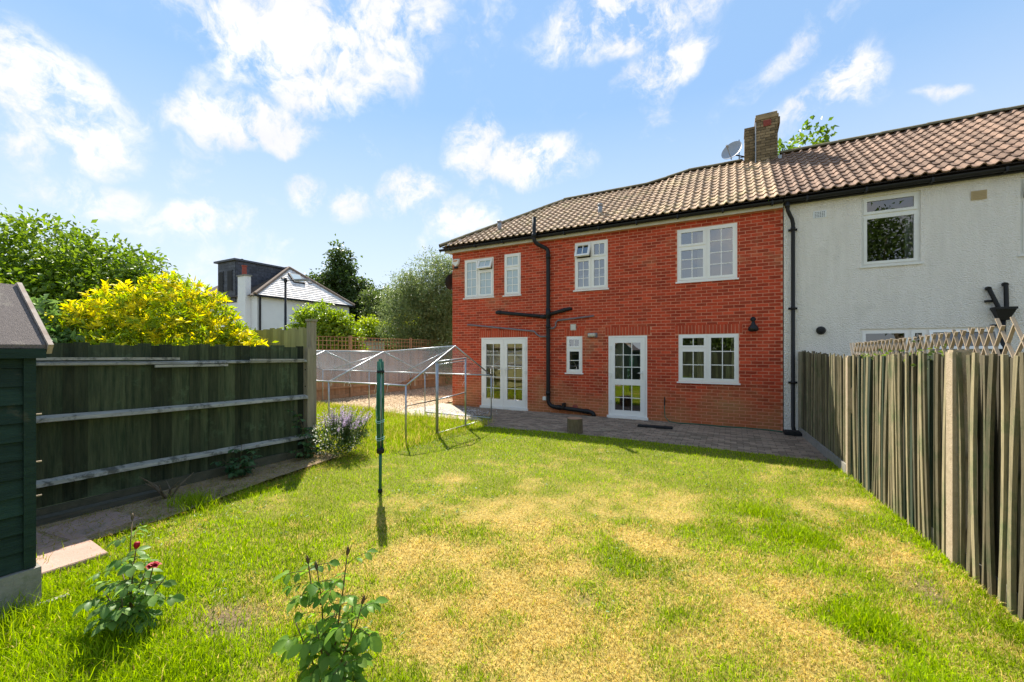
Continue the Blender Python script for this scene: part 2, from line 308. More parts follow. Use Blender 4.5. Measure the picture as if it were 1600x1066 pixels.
def np_mesh(name, V, F, m, col=None, smooth=False):
    """V (n,3), F (k,3) int triangles"""
    me = bpy.data.meshes.new(name); V = np.asarray(V, np.float32); F = np.asarray(F, np.int32)
    me.vertices.add(len(V)); me.vertices.foreach_set('co', V.ravel()); me.loops.add(F.size); me.loops.foreach_set('vertex_index', F.ravel())
    me.polygons.add(len(F)); me.polygons.foreach_set('loop_start', np.arange(len(F), dtype=np.int32) * 3)
    if smooth: me.polygons.foreach_set('use_smooth', np.ones(len(F), bool))
    if col is not None:
        a = me.attributes.new('col', 'FLOAT_COLOR', 'POINT'); c = np.ones((len(V), 4), np.float32); c[:, :3] = col; a.data.foreach_set('color', c.ravel())
    me.materials.append(M[m] if isinstance(m, str) else m); me.update(); me.validate(); return me
def np_obj(name, V, F, m, parent=None, col=None, loc=None, smooth=False):
    off = ROOT[parent.name] if parent else Vector(loc or (0, 0, 0))
    o = bpy.data.objects.new(name, np_mesh(name, np.asarray(V) - np.array(off), F, m, col, smooth)); COL.objects.link(o)
    if parent: o.parent = parent
    else: o.location = off
    ROOT[o.name] = off; return o
def vnoise(x, y, sc, seed=0):
    """smooth value noise in numpy"""
    x = np.asarray(x) * sc; y = np.asarray(y) * sc; xi = np.floor(x).astype(int); yi = np.floor(y).astype(int); fx = x - xi; fy = y - yi
    h = lambda a, b: (np.sin(a * 127.1 + b * 311.7 + seed * 74.7) * 43758.5453) % 1.0
    sx = fx * fx * (3 - 2 * fx); sy = fy * fy * (3 - 2 * fy)
    return (h(xi, yi) * (1 - sx) + h(xi + 1, yi) * sx) * (1 - sy) + (h(xi, yi + 1) * (1 - sx) + h(xi + 1, yi + 1) * sx) * sy
def fbm(x, y, sc, seed=0, o=4):
    t = 0; a = .5; n = 0
    for i in range(o): t = t + a * vnoise(x, y, sc * 2 ** i, seed + i); n += a; a *= .5
    return t / n
CAM = Vector((0, 0, 1.73))
# ================================================================== the ground
def sheet(name, poly, z, m, label=None):
    mb = MB(); mb.add([(x, y, z) for x, y in poly], [tuple(range(len(poly)))]); o = mb.build(name, m); o['kind'] = 'structure'; return o
sheet('ground', [(-600, -600), (600, -600), (600, 600), (-600, 600)], -.035, 'ground')
# lawn as a gently uneven sheet
def lawn_z(x, y): return (fbm(x, y, .9, 3, 3) - .5) * .05 - .004
gx = np.arange(-13.0, 1.75, .12); gy = np.arange(-2.0, 8.15, .12)
GX, GY = np.meshgrid(gx, gy); GZ = lawn_z(GX, GY)
nx = len(gx); idx = np.arange(GX.size).reshape(GX.shape)
q = np.stack([idx[:-1, :-1].ravel(), idx[:-1, 1:].ravel(), idx[1:, 1:].ravel(), idx[1:, :-1].ravel()], 1)
cxm = GX[:-1, :-1].ravel(); cym = GY[:-1, :-1].ravel()
keep = ~((cxm < -6.15) & (cym < 4.4))
q = q[keep]
PATCH = [(-3.6, 4.3, .75, .35), (-3.1, 3.7, .8, .35), (-2.2, 3.9, .5, .35), (-1.9, 3.3, .6, .4), (-2.6, 2.7, .7, .4), (-1.3, 2.9, .5, .5), (-.6, 3.6, .45, .4),
         (-1.0, 2.2, .7, .4), (-1.7, 2.0, .6, .4), (.3, 3.1, .5, .6), (1.0, 4.6, .4, .8), (1.2, 6.0, .3, .7), (.5, 2.3, .5, .4), (-2.9, 1.5, .35, .25), (-7.2, 7.2, .9, .25), (.9, 3.2, .4, .5), (-.2, 4.6, .4, .2), (-1.6, 5.0, .5, .2)]
LUSH = [(.55, 4.55, .35, .22), (.2, 5.1, .3, .2), (.72, 3.35, .25, .25), (-3.9, 1.0, .7, .5), (-4.7, .6, .5, .4), (-5.1, 2.35, .35, .2), (.95, 2.75, .2, .3), (-2.75, 1.05, .5, .3)]
def dryness(x, y):
    d = .2 + (fbm(x, y, 1.5, 21, 3) - .5) * 1.5 + (fbm(x, y, 5.5, 5, 4) - .5) * 1.7
    d = d + np.clip((4.9 - y) * .14, -.5, .1) - .38 * np.clip((-2.4 - x) / 1.6, 0, 1)
    for px, py, rx, ry in PATCH: d = d + .33 * np.exp(-(((x - px) / rx) ** 2 + ((y - py) / ry) ** 2))
    for px, py, rx, ry in LUSH: d = d - .9 * np.exp(-(((x - px) / rx) ** 2 + ((y - py) / ry) ** 2))
    return np.clip(d * .9 - .07, 0, .9)
dv = dryness(GX.ravel(), GY.ravel())[:, None]
bare = lambda x, y: np.exp(-(((x + 2.85) / .3) ** 2 + ((y - 1.45) / .2) ** 2)) + .8 * np.exp(-(((x - 1.25) / .12) ** 2 + ((y - 4.0) / .3) ** 2)) + .7 * np.exp(-(((x + .9) / .1) ** 2 + ((y - 2.75) / .08) ** 2))
gcol = (1 - dv) * np.array([.17, .18, .018]) + dv * np.array([.44, .32, .09])
bz = np.clip(bare(GX.ravel(), GY.ravel()), 0, 1)[:, None]; gcol = gcol * (1 - bz) + np.array([.17, .115, .07]) * bz
tri = np.concatenate([q[:, [0, 1, 2]], q[:, [0, 2, 3]]])
M['lawn'] = mat('lawn_soil', (.1, .1, .1), rough=1)
def lawn_material():
    m = M['lawn']; nt = m.node_tree; L = nt.links.new; b = nt.nodes['Principled BSDF']
    for l in list(b.inputs['Base Color'].links): nt.links.remove(l)
    a = nd(nt, 'ShaderNodeAttribute', attribute_name='col'); g = nd(nt, 'ShaderNodeNewGeometry')
    n = nd(nt, 'ShaderNodeTexNoise'); n.inputs['Scale'].default_value = 45; n.inputs['Detail'].default_value = 6; L(g.outputs['Position'], n.inputs['Vector'])
    r = nd(nt, 'ShaderNodeMapRange'); r.inputs['From Min'].default_value = .3; r.inputs['From Max'].default_value = .7; r.inputs['To Min'].default_value = .55; r.inputs['To Max'].default_value = 1.25; L(n.outputs['Fac'], r.inputs['Value'])
    h = nd(nt, 'ShaderNodeHueSaturation'); L(a.outputs['Color'], h.inputs['Color']); L(r.outputs[0], h.inputs['Value']); L(h.outputs[0], b.inputs['Base Color'])
    bp = nd(nt, 'ShaderNodeBump'); bp.inputs['Distance'].default_value = .02; L(n.outputs['Fac'], bp.inputs['Height']); L(bp.outputs[0], b.inputs['Normal'])
lawn_material()
o = np_obj('lawn', np.stack([GX.ravel(), GY.ravel(), GZ.ravel()], 1), tri, 'lawn', col=gcol, smooth=True); o['kind'] = 'structure'
# patio of small blocks
PAT = (-7.9, 1.42, 7.98, 10.6)
pj = MB(); pj.box(-7.95, 1.42, 7.96, 10.62, -.06, -.012); patio = pj.build('patio', 'joint'); patio['kind'] = 'structure'
pav = []
row = 0; y = 8.0
while y < 10.58:
    x = -7.9 + (row % 2) * .105
    while x < 1.3:
        if not (x < -5.6 and y < 10.55 - (x + 7.9) * .75 * -1 - 2.6 + .0 and y < 9.2): pav.append((x + .1, y + .05))
        x += .208
    y += .106; row += 1
pav.sort(key=lambda p: (p[0] ** 2 + p[1] ** 2))
def block(mb, x, y, z, w, d, h, ch=.006):
    mb.add([(x - w, y - d, z - h), (x + w, y - d, z - h), (x + w, y + d, z - h), (x - w, y + d, z - h), (x - w, y - d, z - ch), (x + w, y - d, z - ch), (x + w, y + d, z - ch), (x - w, y + d, z - ch),
            (x - w + ch, y - d + ch, z), (x + w - ch, y - d + ch, z), (x + w - ch, y + d - ch, z), (x - w + ch, y + d - ch, z)],
           [(0, 1, 5, 4), (1, 2, 6, 5), (2, 3, 7, 6), (3, 0, 4, 7), (4, 5, 9, 8), (5, 6, 10, 9), (6, 7, 11, 10), (7, 4, 8, 11), (8, 9, 10, 11)])
b1 = MB(); block(b1, 0, 0, 0, .0985, .0475, .03, .008); bm1 = b1.mesh('paver', 'paver'); rest = MB()
for i, (x, y) in enumerate(pav):
    z = random.uniform(-.004, .004)
    if i < 300: piece('paver', bm1, patio, (x, y, z), (random.gauss(0, .012), random.gauss(0, .012), random.gauss(0, .01)))
    else: block(rest, x, y, z, .0985, .0475, .03, .008)
rest.build('paving_blocks', 'paver', patio)['kind'] = 'stuff'
sheet('concrete_apron', [(-9.6, 8.7), (-7.6, 8.35), (-5.3, 8.55), (-5.9, 9.0), (-7.95, 10.7), (-9.4, 11.2)], .004, 'sand')
sheet('mulch_bed', [(-12.5, 8.2), (-8.9, 8.6), (-8.4, 10.4), (-8.1, 17), (-12.5, 17)], -.004, 'bark')
sheet('border_soil', [(-6.15, -1), (-5.0, -1), (-5.05, 2.0), (-5.35, 3.2), (-5.55, 4.5), (-6.1, 4.6)], .035, 'soil')
# loose bark chips, gravel
def chips(name, m, n, fx, fy, size, z0, parent=None, label=None, cat=None):
    P = np.stack([fx(n), fy(n), np.full(n, z0)], 1); a = RNG.uniform(0, 6.28, n); s = RNG.uniform(.5, 1.3, n) * size
    t = np.stack([np.cos(a), np.sin(a), RNG.normal(0, .35, n)], 1); b = np.stack([-np.sin(a), np.cos(a), RNG.normal(0, .35, n)], 1)
    V = np.stack([P - t * s[:, None], P + b * s[:, None] * .5, P + t * s[:, None], P - b * s[:, None] * .5, P + np.array([0, 0, 1]) * s[:, None] * .5], 1).reshape(-1, 3)
    k = (np.arange(n) * 5)[:, None]; F = np.concatenate([k + np.array([[0, 3, 4]]), k + np.array([[3, 2, 4]]), k + np.array([[2, 1, 4]]), k + np.array([[1, 0, 4]])])
    o = np_obj(name, V, F, m); o['kind'] = 'stuff'; tag(o, label, cat); return o
chips('bark_chips', 'chip', 9000, lambda n: RNG.uniform(-12.4, -8.3, n), lambda n: 8.6 + RNG.random(n) ** 1.3 * 8, .035, .008, label='loose orange bark chips spread in front of the brown fence', cat='bark chips')
chips('white_gravel', 'gravel', 1400, lambda n: np.clip(RNG.normal(-7.2, .55, n), -9, -5.6), lambda n: np.clip(RNG.normal(9.25, .4, n), 8.6, 10.3), .022, .012, label='scatter of pale gravel on the concrete beside the house corner', cat='gravel')

# ================================================================== windows
WY = 10.6
def sash_open(pts, hinge_z, ang):
    """rotate points about the horizontal hinge line (top), pushing the bottom outwards (-Y)"""
    c, s = math.cos(ang), math.sin(ang); out = []
    for x, y, z in pts:
        dz = z - hinge_z; dy = y - WY
        out.append((x, WY + dy * c + dz * s, hinge_z + dz * c - dy * s))
    return out
def window(house, x0, x1, z0, z1, sashes, um='upvc', sill=True, name='window', fw=.05, y=WY, kids='sash'):
    fr = MB(); ya, yb = y + .012, y + .085
    fr.box(x0, x0 + fw, ya, yb, z0, z1); fr.box(x1 - fw, x1, ya, yb, z0, z1)
    fr.box(x0 + fw, x1 - fw, ya + .001, yb, z1 - fw, z1); fr.box(x0 + fw, x1 - fw, ya + .001, yb, z0, z0 + fw)
    vs = sorted({round(s[0], 3) for s in sashes if s[0] > x0 + .1})
    for v in vs: fr.box(v - .025, v + .025, ya + .002, yb, z0 + fw, z1 - fw)
    for s in sashes:
        if s[2] > z0 + .1: fr.box(s[0] + .02, s[1] - .02, ya + .003, yb, s[2] - .022, s[2] + .022)
    w = fr.build(name, um, house)
    for (sx0, sx1, sz0, sz1, cols, rows, ang, gm) in sashes:
        g = .022; sx0 += g if sx0 > x0 + .1 else fw - .012; sx1 -= g if sx1 < x1 - .1 else fw - .012
        sz0 += g if sz0 > z0 + .1 else fw - .012; sz1 -= g if sz1 < z1 - .1 else fw - .012
        b = .052; yo = y - .004; yi = y + .05
        sm = MB()
        sm.box(sx0, sx0 + b, yo, yi, sz0, sz1); sm.box(sx1 - b, sx1, yo, yi, sz0, sz1); sm.box(sx0 + b, sx1 - b, yo + .0006, yi, sz0, sz0 + b); sm.box(sx0 + b, sx1 - b, yo + .0006, yi, sz1 - b, sz1)
        gx0, gx1, gz0, gz1 = sx0 + b, sx1 - b, sz0 + b, sz1 - b
        bar = MB()
        for i in range(1, cols): xx = gx0 + (gx1 - gx0) * i / cols; bar.box(xx - .009, xx + .009, y + .012, y + .03, gz0, gz1)
        for j in range(1, rows): zz = gz0 + (gz1 - gz0) * j / rows; bar.box(gx0, gx1, y + .0125, y + .0295, zz - .009, zz + .009)
        if ang:
            sm.v = sash_open(sm.v, sz1, ang); bar.v = sash_open(bar.v, sz1, ang)
        sm.build(kids, um, w)
        if bar.v: bar.build('glazing_bar', um, w)
        for i in range(cols):
            for j in range(rows):
                pm = MB(); xa = gx0 + (gx1 - gx0) * i / cols; xb = gx0 + (gx1 - gx0) * (i + 1) / cols; za = gz0 + (gz1 - gz0) * j / rows; zb = gz0 + (gz1 - gz0) * (j + 1) / rows
                t1, t2 = random.gauss(0, .0006), random.gauss(0, .0006); yy = y + .022
                pm.add([(xa, yy - t1, za), (xb, yy + t1, za + 0), (xb, yy + t1 + t2, zb), (xa, yy - t1 + t2, zb)], [(0, 1, 2, 3)])
                if ang: pm.v = sash_open(pm.v, sz1, ang)
                pm.build('pane', gm, w)
    if sill:
        sb = MB(); sb.box(x0 - .035, x1 + .035, y - .045, y + .08, z0 - .035, z0 - .003); sb.build('sill', um, w)
    return w
def curtain(w, x0, x1, z0, z1, m='curtain', y=WY + .1):
    n = int((x1 - x0) / .012); mb = MB(); ph = random.random() * 6
    xs = [x0 + (x1 - x0) * i / n for i in range(n + 1)]
    yv = [y + .025 * math.sin(x * 70 + ph + 1.2 * math.sin(x * 23)) for x in xs]
    vs = [(x, q, z0) for x, q in zip(xs, yv)] + [(x, q, z1) for x, q in zip(xs, yv)]
    mb.add(vs, [(i, i + 1, n + 2 + i, n + 1 + i) for i in range(n)]); mb.build('curtain', m, w, True)

def holed_wall(xs0, xs1, z0, z1, y0, y1, holes, mb):
    X = sorted({xs0, xs1, *[h[0] for h in holes], *[h[1] for h in holes]}); Z = sorted({z0, z1, *[h[2] for h in holes], *[h[3] for h in holes]})
    inside = lambda x, z: any(h[0] < x < h[1] and h[2] < z < h[3] for h in holes)
    for a, b in zip(X, X[1:]):
        for c, d in zip(Z, Z[1:]):
            if inside((a + b) / 2, (c + d) / 2): continue
            mb.add([(a, y0, c), (b, y0, c), (b, y0, d), (a, y0, d)], [(0, 1, 2, 3)]); mb.add([(a, y1, c), (b, y1, c), (b, y1, d), (a, y1, d)], [(3, 2, 1, 0)])
    for h in holes:
        a, b, c, d = h
        mb.add([(a, y0, c), (a, y1, c), (a, y1, d), (a, y0, d)], [(0, 1, 2, 3)]); mb.add([(b, y0, c), (b, y1, c), (b, y1, d), (b, y0, d)], [(3, 2, 1, 0)])
        mb.add([(a, y0, d), (a, y1, d), (b, y1, d), (b, y0, d)], [(0, 1, 2, 3)]); mb.add([(a, y0, c), (a, y1, c), (b, y1, c), (b, y0, c)], [(3, 2, 1, 0)])

# ================================================================== brick house
XL, XR = -7.81, 1.0
brick_house = thing('brick_house', 'two storey red brick house with white framed windows and french doors', 'house', (-3.4, 13.3, 0))
OP = {'w1': (-7.34, -6.29, 3.36, 4.55), 'w2': (-5.92, -5.38, 3.36, 4.58), 'w3': (-3.73, -2.83, 3.36, 4.64), 'w4': (-1.14, .13, 3.38, 4.64), 'w5': (-3.97, -3.52, 1.13, 2.12),
      'w6': (-1.11, .16, .99, 2.12), 'fd': (-6.72, -5.16, .0, 2.12), 'bd': (-2.81, -1.84, .0, 2.11)}
WT = 4.84
wb = MB(); holed_wall(XL, XR, -.05, WT, WY + .0045, WY + .26, list(OP.values()), wb)
wb.box(XL, XL + .25, WY + .262, 16.1, -.05, WT); wb.box(XL + .25, XR, 15.85, 16.1, -.05, WT)
wall = wb.build('wall', 'mortar', brick_house)
fl = MB(); fl.box(XL + .26, XR - .02, WY + .27, 15.84, .0, .06); fl.box(XL + .26, XR - .02, WY + .27, 15.84, 2.5, 2.7); fl.build('floor', 'carpet', brick_house)
iw = MB(); iw.box(XL + .26, XR - .02, 14.3, 14.4, .06, 2.5); iw.box(XL + .26, XR - .02, 13.6, 13.7, 2.7, WT)
for xx in (-4.7, -3.2, .6): iw.box(xx, xx + .1, WY + .3, 14.29, .065, 2.495)
for xx in (-6.1, -4.6, -2.2): iw.box(xx, xx + .1, WY + .3, 13.59, 2.705, WT - .01)
iw.build('partition', 'interior', brick_house)
# bricks
CH = .075; BW = .225; full = []; odd = []
sold = [(-6.80, -5.08), (-4.03, -3.46), (-2.9, -1.76), (-1.19, .24)]
def blocked(zc):
    iv = []
    for k, (a, b, c, d) in OP.items():
        if c < zc < d: iv.append((a - .006, b + .006))
    if 2.12 < zc < 2.345:
        iv += sold
    return sorted(iv)
nc = int(WT / CH)
for k in range(nc):
    z0, z1 = k * CH + .0065, (k + 1) * CH - .0065; zc = (z0 + z1) / 2
    segs = []; cur = XL
    for a, b in blocked(zc):
        if a > cur: segs.append((cur, a))
        cur = max(cur, b)
    segs.append((cur, XR))
    x = XL - (BW / 2 if k % 2 else 0)
    while x < XR:
        for a, b in segs:
            p, q = max(x + .0065, a), min(x + BW - .0065, b)
            if q - p > .03: (full if abs(q - p - .212) < 1e-3 else odd).append((p, q, z0, z1))
        x += BW
full.sort(key=lambda r: (r[0] - 0) ** 2 + 112 + (r[2] - 1.73) ** 2)
def brick_mesh(mb, x0, x1, y0, y1, z0, z1, c=.003):
    mb.add([(x0, y1, z0), (x1, y1, z0), (x1, y1, z1), (x0, y1, z1), (x0, y0 + c, z0), (x1, y0 + c, z0), (x1, y0 + c, z1), (x0, y0 + c, z1),
            (x0 + c, y0, z0 + c), (x1 - c, y0, z0 + c), (x1 - c, y0, z1 - c), (x0 + c, y0, z1 - c)],
           [(0, 1, 5, 4), (1, 2, 6, 5), (2, 3, 7, 6), (3, 0, 4, 7), (4, 5, 9, 8), (5, 6, 10, 9), (6, 7, 11, 10), (7, 4, 8, 11), (8, 9, 10, 11)])
bb = MB(); brick_mesh(bb, -.106, .106, 0, .03, -.031, .031); bme = bb.mesh('brick', 'brick'); rest = MB()
for i, (a, b, c, d) in enumerate(full):
    dy = random.uniform(-.0025, .0015)
    if i < 300: piece('brick', bme, wall, ((a + b) / 2, WY + dy, (c + d) / 2), (random.gauss(0, .008), 0, random.gauss(0, .006)))
    else: brick_mesh(rest, a, b, WY + dy, WY + .03, c, d)
for a, b, c, d in odd: brick_mesh(rest, a, b, WY + random.uniform(-.0025, .0015), WY + .03, c, d)
rest.build('brickwork', 'brick', wall)['kind'] = 'stuff'
sbm = MB(); brick_mesh(sbm, -.0305, .0305, 0, .03, -.108, .108); sme = sbm.mesh('lintel_brick', 'soldier')
for a, b in sold:
    n = int(round((b - a) / .075)); st = (b - a) / n
    for i in range(n): piece('lintel_brick', sme, wall, (a + st * (i + .5), WY - .002 + random.uniform(-.002, .001), 2.235), (0, random.gauss(0, .01), 0))
# windows and doors
G, F_ = 'glass', 'frost'
TI = R(24)
a, b, c, d = OP['w1']; m_ = -6.84
w = window(brick_house, a, b, c, d, [(a, m_, c, d, 2, 4, 0, F_), (m_, b, 4.18, d, 2, 1, TI, F_), (m_, b, c, 4.18, 2, 3, 0, F_)])
a, b, c, d = OP['w2']; w = window(brick_house, a, b, c, d, [(a, b, 4.17, d, 2, 1, 0, F_), (a, b, c, 4.17, 2, 3, 0, F_)])
a, b, c, d = OP['w3']; m_ = -3.27
w = window(brick_house, a, b, c, d, [(a, m_, 4.2, d, 2, 1, TI, G), (m_, b, 4.2, d, 2, 1, 0, G), (a, m_, c, 4.2, 2, 3, 0, G), (m_, b, c, 4.2, 2, 3, 0, G)]); curtain(w, a + .03, b - .03, c, c + .42, 'net', WY + .13)
a, b, c, d = OP['w4']; m_ = -.5
w = window(brick_house, a, b, c, d, [(a, m_, 4.2, d, 2, 1, 0, G), (a, m_, c, 4.2, 2, 3, 0, G), (m_, b, c, d, 2, 4, 0, G)]); curtain(w, m_ - .2, m_ - .02, c, d); curtain(w, a, a + .1, c, d); curtain(w, b - .1, b + .02, c, d)
a, b, c, d = OP['w5']; w = window(brick_house, a, b, c, d, [(a, b, 1.78, d, 2, 1, 0, G), (a, b, c, 1.78, 1, 2, 0, 'glass2')])
a, b, c, d = OP['w6']; m_ = -.48
w = window(brick_house, a, b, c, d, [(a, m_, 1.78, d, 2, 1, 0, G), (a, m_, c, 1.78, 2, 2, 0, G), (m_, b, c, d, 2, 3, 0, G)]); curtain(w, m_ - .22, m_ - .08, c, d); curtain(w, b - .14, b + .03, c, d); curtain(w, a - .05, a + .06, c, d)
def door_leaf(house, x0, x1, z0, z1, name, panels, hand, hinges):
    """panels: list of (za, zb, cols, rows)"""
    mb = MB(); yo, yi = WY - .002, WY + .06; st = .115
    mb.box(x0, x0 + st, yo, yi, z0, z1); mb.box(x1 - st, x1, yo, yi, z0, z1)
    cuts = [z0] + [v for p in panels for v in p[:2]] + [z1]
    for i in range(0, len(cuts), 2): mb.box(x0 + st, x1 - st, yo + .001, yi, cuts[i], cuts[i + 1])
    dr = mb.build(name, 'upvc', house)
    for za, zb, cols, rows in panels:
        bar = MB(); ga, gb = x0 + st, x1 - st
        for i in range(1, cols): xx = ga + (gb - ga) * i / cols; bar.box(xx - .009, xx + .009, WY + .012, WY + .03, za, zb)
        for j in range(1, rows): zz = za + (zb - za) * j / rows; bar.box(ga, gb, WY + .0125, WY + .0295, zz - .009, zz + .009)
        bar.build('glazing_bar', 'upvc', dr)
        for i in range(cols):
            for j in range(rows):
                pm = MB(); xa = ga + (gb - ga) * i / cols; xb = ga + (gb - ga) * (i + 1) / cols; zc = za + (zb - za) * j / rows; zd = za + (zb - za) * (j + 1) / rows
                t = random.gauss(0, .0006); pm.add([(xa, WY + .022 - t, zc), (xb, WY + .022 + t, zc), (xb, WY + .022 + t, zd), (xa, WY + .022 - t, zd)], [(0, 1, 2, 3)]); pm.build('pane', 'glass', dr)
    hx = x0 + .055 if hand < 0 else x1 - .055; hd = MB(); hd.box(hx - .013, hx + .013, yo - .012, yo - .001, 1.0, 1.22); hd.tube([(hx, yo - .012, 1.17), (hx, yo - .05, 1.17), (hx - hand * .11, yo - .055, 1.165)], .009, 6)
    hd.build('handle', 'white', dr)
    for hz in hinges:
        h = MB(); xh = x1 - .012 if hand < 0 else x0 + .012; h.box(xh - .03, xh + .03, yo - .018, yo - .001, hz - .05, hz + .05); h.build('hinge', 'white', dr)
    return dr
def door_frame(a, b, d, name):
    mb = MB(); y0, y1 = WY + .004, WY + .09
    mb.box(a, a + .045, y0, y1, .06, d); mb.box(b - .045, b, y0, y1, .06, d); mb.box(a + .045, b - .045, y0 + .001, y1, d - .045, d); mb.box(a - .03, b + .03, WY - .05, y1, -.01, .06)
    return mb.build(name, 'upvc', brick_house)
a, b, c, d = OP['fd']; fr_ = door_frame(a, b, d, 'door_frame'); mid = (a + b) / 2
l1 = door_leaf(brick_house, a + .05, mid - .003, .065, d - .05, 'french_door', [(.28, 1.93, 2, 5)], 1, (.4, 1.1, 1.8))
l2 = door_leaf(brick_house, mid + .003, b - .05, .065, d - .05, 'french_door', [(.28, 1.93, 2, 5)], -1, (.4, 1.1, 1.8))
curtain(l1, a + .05, a + .34, .1, 2.05); curtain(l2, b - .16, b - .02, .1, 2.05)
a, b, c, d = OP['bd']; door_frame(a, b, d, 'door_frame')
l3 = door_leaf(brick_house, a + .05, b - .05, .065, d - .05, 'back_door', [(.2, .85, 3, 2), (1.0, 1.93, 3, 3)], 1, (.4, 1.1, 1.8)); curtain(l3, a + .08, a + .36, .95, 2.05)

# ------------------------------------------------------------------ roofs
EY, EZ, RY = 10.4, 4.99, 13.35
def zr(x):
    t = min(max((x + 2.25) / 1.2, 0), 1); t = t * t * (3 - 2 * t); return 6.88 + .18 * t
def roof_pt(x, q): return Vector((x, EY + q * (RY - EY), EZ + q * (zr(x) - EZ)))
SL = math.hypot(RY - EY, 6.97 - EZ); NC = 14; GA = SL / NC; TW = .193
def tile_mesh(nm, m):
    prof = [(0, .0), (.05, -.008), (.1, -.004), (.122, .02), (.138, .036), (.162, .039), (.182, .023), (.197, .002)]
    mb = MB(); ln = GA + .06; vs = []
    for yy, dz in ((-.02, .03), (ln, .0)):
        vs += [(px - TW / 2, yy, pz + dz) for px, pz in prof]
    vs += [(px - TW / 2, -.018, pz + .004) for px, pz in prof]
    n = len(prof); fs = [(i, i + 1, n + i + 1, n + i) for i in range(n - 1)] + [(2 * n + i, 2 * n + i + 1, i + 1, i) for i in range(n - 1)]
    mb.add(vs, fs); return mb, mb.mesh(nm, m)
def lay_tiles(parent, x0, x1, m, hip=False, skip=None):
    mb, me = tile_mesh('roof_tile', m); L_ = []
    ncol = int((x1 - x0) / TW) + 1
    for j in range(NC):
        qf = j / NC
        for i in range(ncol + 1):
            x = x0 + (i + .5) * TW
            if x > x1: continue
            if hip and x < -8.1 + (qf + .5 / NC) * 3.05 - .05: continue
            if skip and skip(x, qf): continue
            L_.append((x, qf))
    L_.sort(key=lambda t: (roof_pt(*t) - CAM).length)
    rest = MB()
    for i, (x, qf) in enumerate(L_):
        p = roof_pt(x, qf); pitch = math.atan2(zr(x) - EZ, RY - EY); p.z += .03 + random.uniform(-.004, .004)
        rot = (pitch + random.gauss(0, .008), math.atan((zr(x) - zr(x + .1)) / .1 * qf) + random.gauss(0, .012), random.gauss(0, .008))
        if i < 300: piece('roof_tile', me, parent, p, rot)
        else:
            mt_ = Matrix.LocRotScale(p, __import__('mathutils').Euler(rot), None); rest.add([mt_ @ Vector(v) for v in mb.v], mb.f)
    if rest.v: rest.build('tiling', m, parent)['kind'] = 'stuff'
def roof_deck(xs, house, name, hip):
    mb = MB(); pts = []
    for x in xs:
        q = min(1, max(0, (x + 8.1) / 3.05)) if hip else 1
        a = Vector((x, EY, EZ)); b = roof_pt(x, q); bk = Vector((x, 2 * RY - b.y, b.z)); e2 = Vector((x, 2 * RY - EY, EZ)); pts.append((a, b, bk, e2))
    for p, q in zip(pts, pts[1:]):
        for k in range(3):
            if k == 1 and (p[1] - p[2]).length < .01 and (q[1] - q[2]).length < .01: continue
            mb.add([p[k], q[k], q[k + 1], p[k + 1]], [(0, 1, 2, 3)])
    return mb.build(name, 'deck', house)
xs = [-8.1 + i * .305 for i in range(11)] + [-4.5, -3.5, -2.6, -2.25, -1.95, -1.65, -1.35, -1.05, -.5, XR]
roof = roof_deck(xs, brick_house, 'roof', True)
chim_skip = lambda x, q: .62 < x < 1.1 and q > .93
lay_tiles(roof, -8.15, XR - .0, 'tile', True, chim_skip)
def ridge_run(parent, p, q, ln=.42, r=.12):
    p, q = Vector(p), Vector(q); n = max(1, int(round((q - p).length / ln))); d = (q - p) / n
    for i in range(n):
        a = p + d * i - d * .03; b = p + d * (i + 1); mb = MB(); u = Vector((0, 0, 1)); s = d.cross(u).normalized(); u = s.cross(d).normalized(); vs = []
        jz = random.uniform(-.006, .006)
        for e, rr in ((a, r * 1.03), (b, r * .99)):
            for k in range(7):
                an = math.pi * k / 6; vs.append(e + s * math.cos(an) * rr + u * (math.sin(an) * rr * .75 + jz))
        vs += [a + s * r * .9 * math.cos(math.pi * k / 6) + u * (math.sin(math.pi * k / 6) * r * .62 + jz) for k in range(7)]
        mb.add(vs, [(k, k + 1, 8 + k, 7 + k) for k in range(6)] + [(14 + k, 15 + k, k + 1, k) for k in range(6)]); mb.build('ridge_tile', 'ridge', parent)
ridge_run(roof, (-8.12, EY - .02, EZ + .03), (-5.05, RY, 6.91))
pr_ = [(-5.05, 6.91), (-3.6, 6.91), (-2.3, 6.92), (-1.7, 7.0), (-1.1, 7.09), (.3, 7.09)]
for (x0, z0), (x1, z1) in zip(pr_, pr_[1:]): ridge_run(roof, (x0, RY, z0), (x1, RY, z1))
fs_ = MB(); fs_.box(XL - .2, XR - .01, 10.47, 10.49, 4.8, 4.93); fs_.box(XL - .2, XR - .01, 10.492, 10.86, 4.845, 4.87); fs_.build('fascia', 'cream', brick_house)
def gutter(house, x0, x1, y=10.41, z=4.93, r=.062):
    mb = MB(); vs = []; n = 8
    for x in (x0, x1):
        for rr in (r, r * .85):
            vs += [(x, y + math.cos(math.pi + math.pi * k / n) * rr, z + math.sin(math.pi + math.pi * k / n) * rr) for k in range(n + 1)]
    k_ = n + 1; fs = []
    for i in range(n): fs += [(i, i + 1, 2 * k_ + i + 1, 2 * k_ + i), (k_ + i, 3 * k_ + i, 3 * k_ + i + 1, k_ + i + 1)]
    fs += [(0, k_, 3 * k_, 2 * k_), (n, 2 * k_ + n, 3 * k_ + n, k_ + n)] + [tuple(range(k_))]
    mb.add(vs, fs); g = mb.build('gutter', 'black', house)
    x = x0 + .4
    while x < x1:
        b = MB(); b.box(x - .018, x + .018, y - r - .006, 10.468, z - r - .008, z - r + .012); b.box(x - .018, x + .018, y - r - .0075, y - r + .004, z - r + .012, z + .008); b.build('gutter_bracket', 'black', g); x += .95
gutter(brick_house, -8.16, XR - .02)
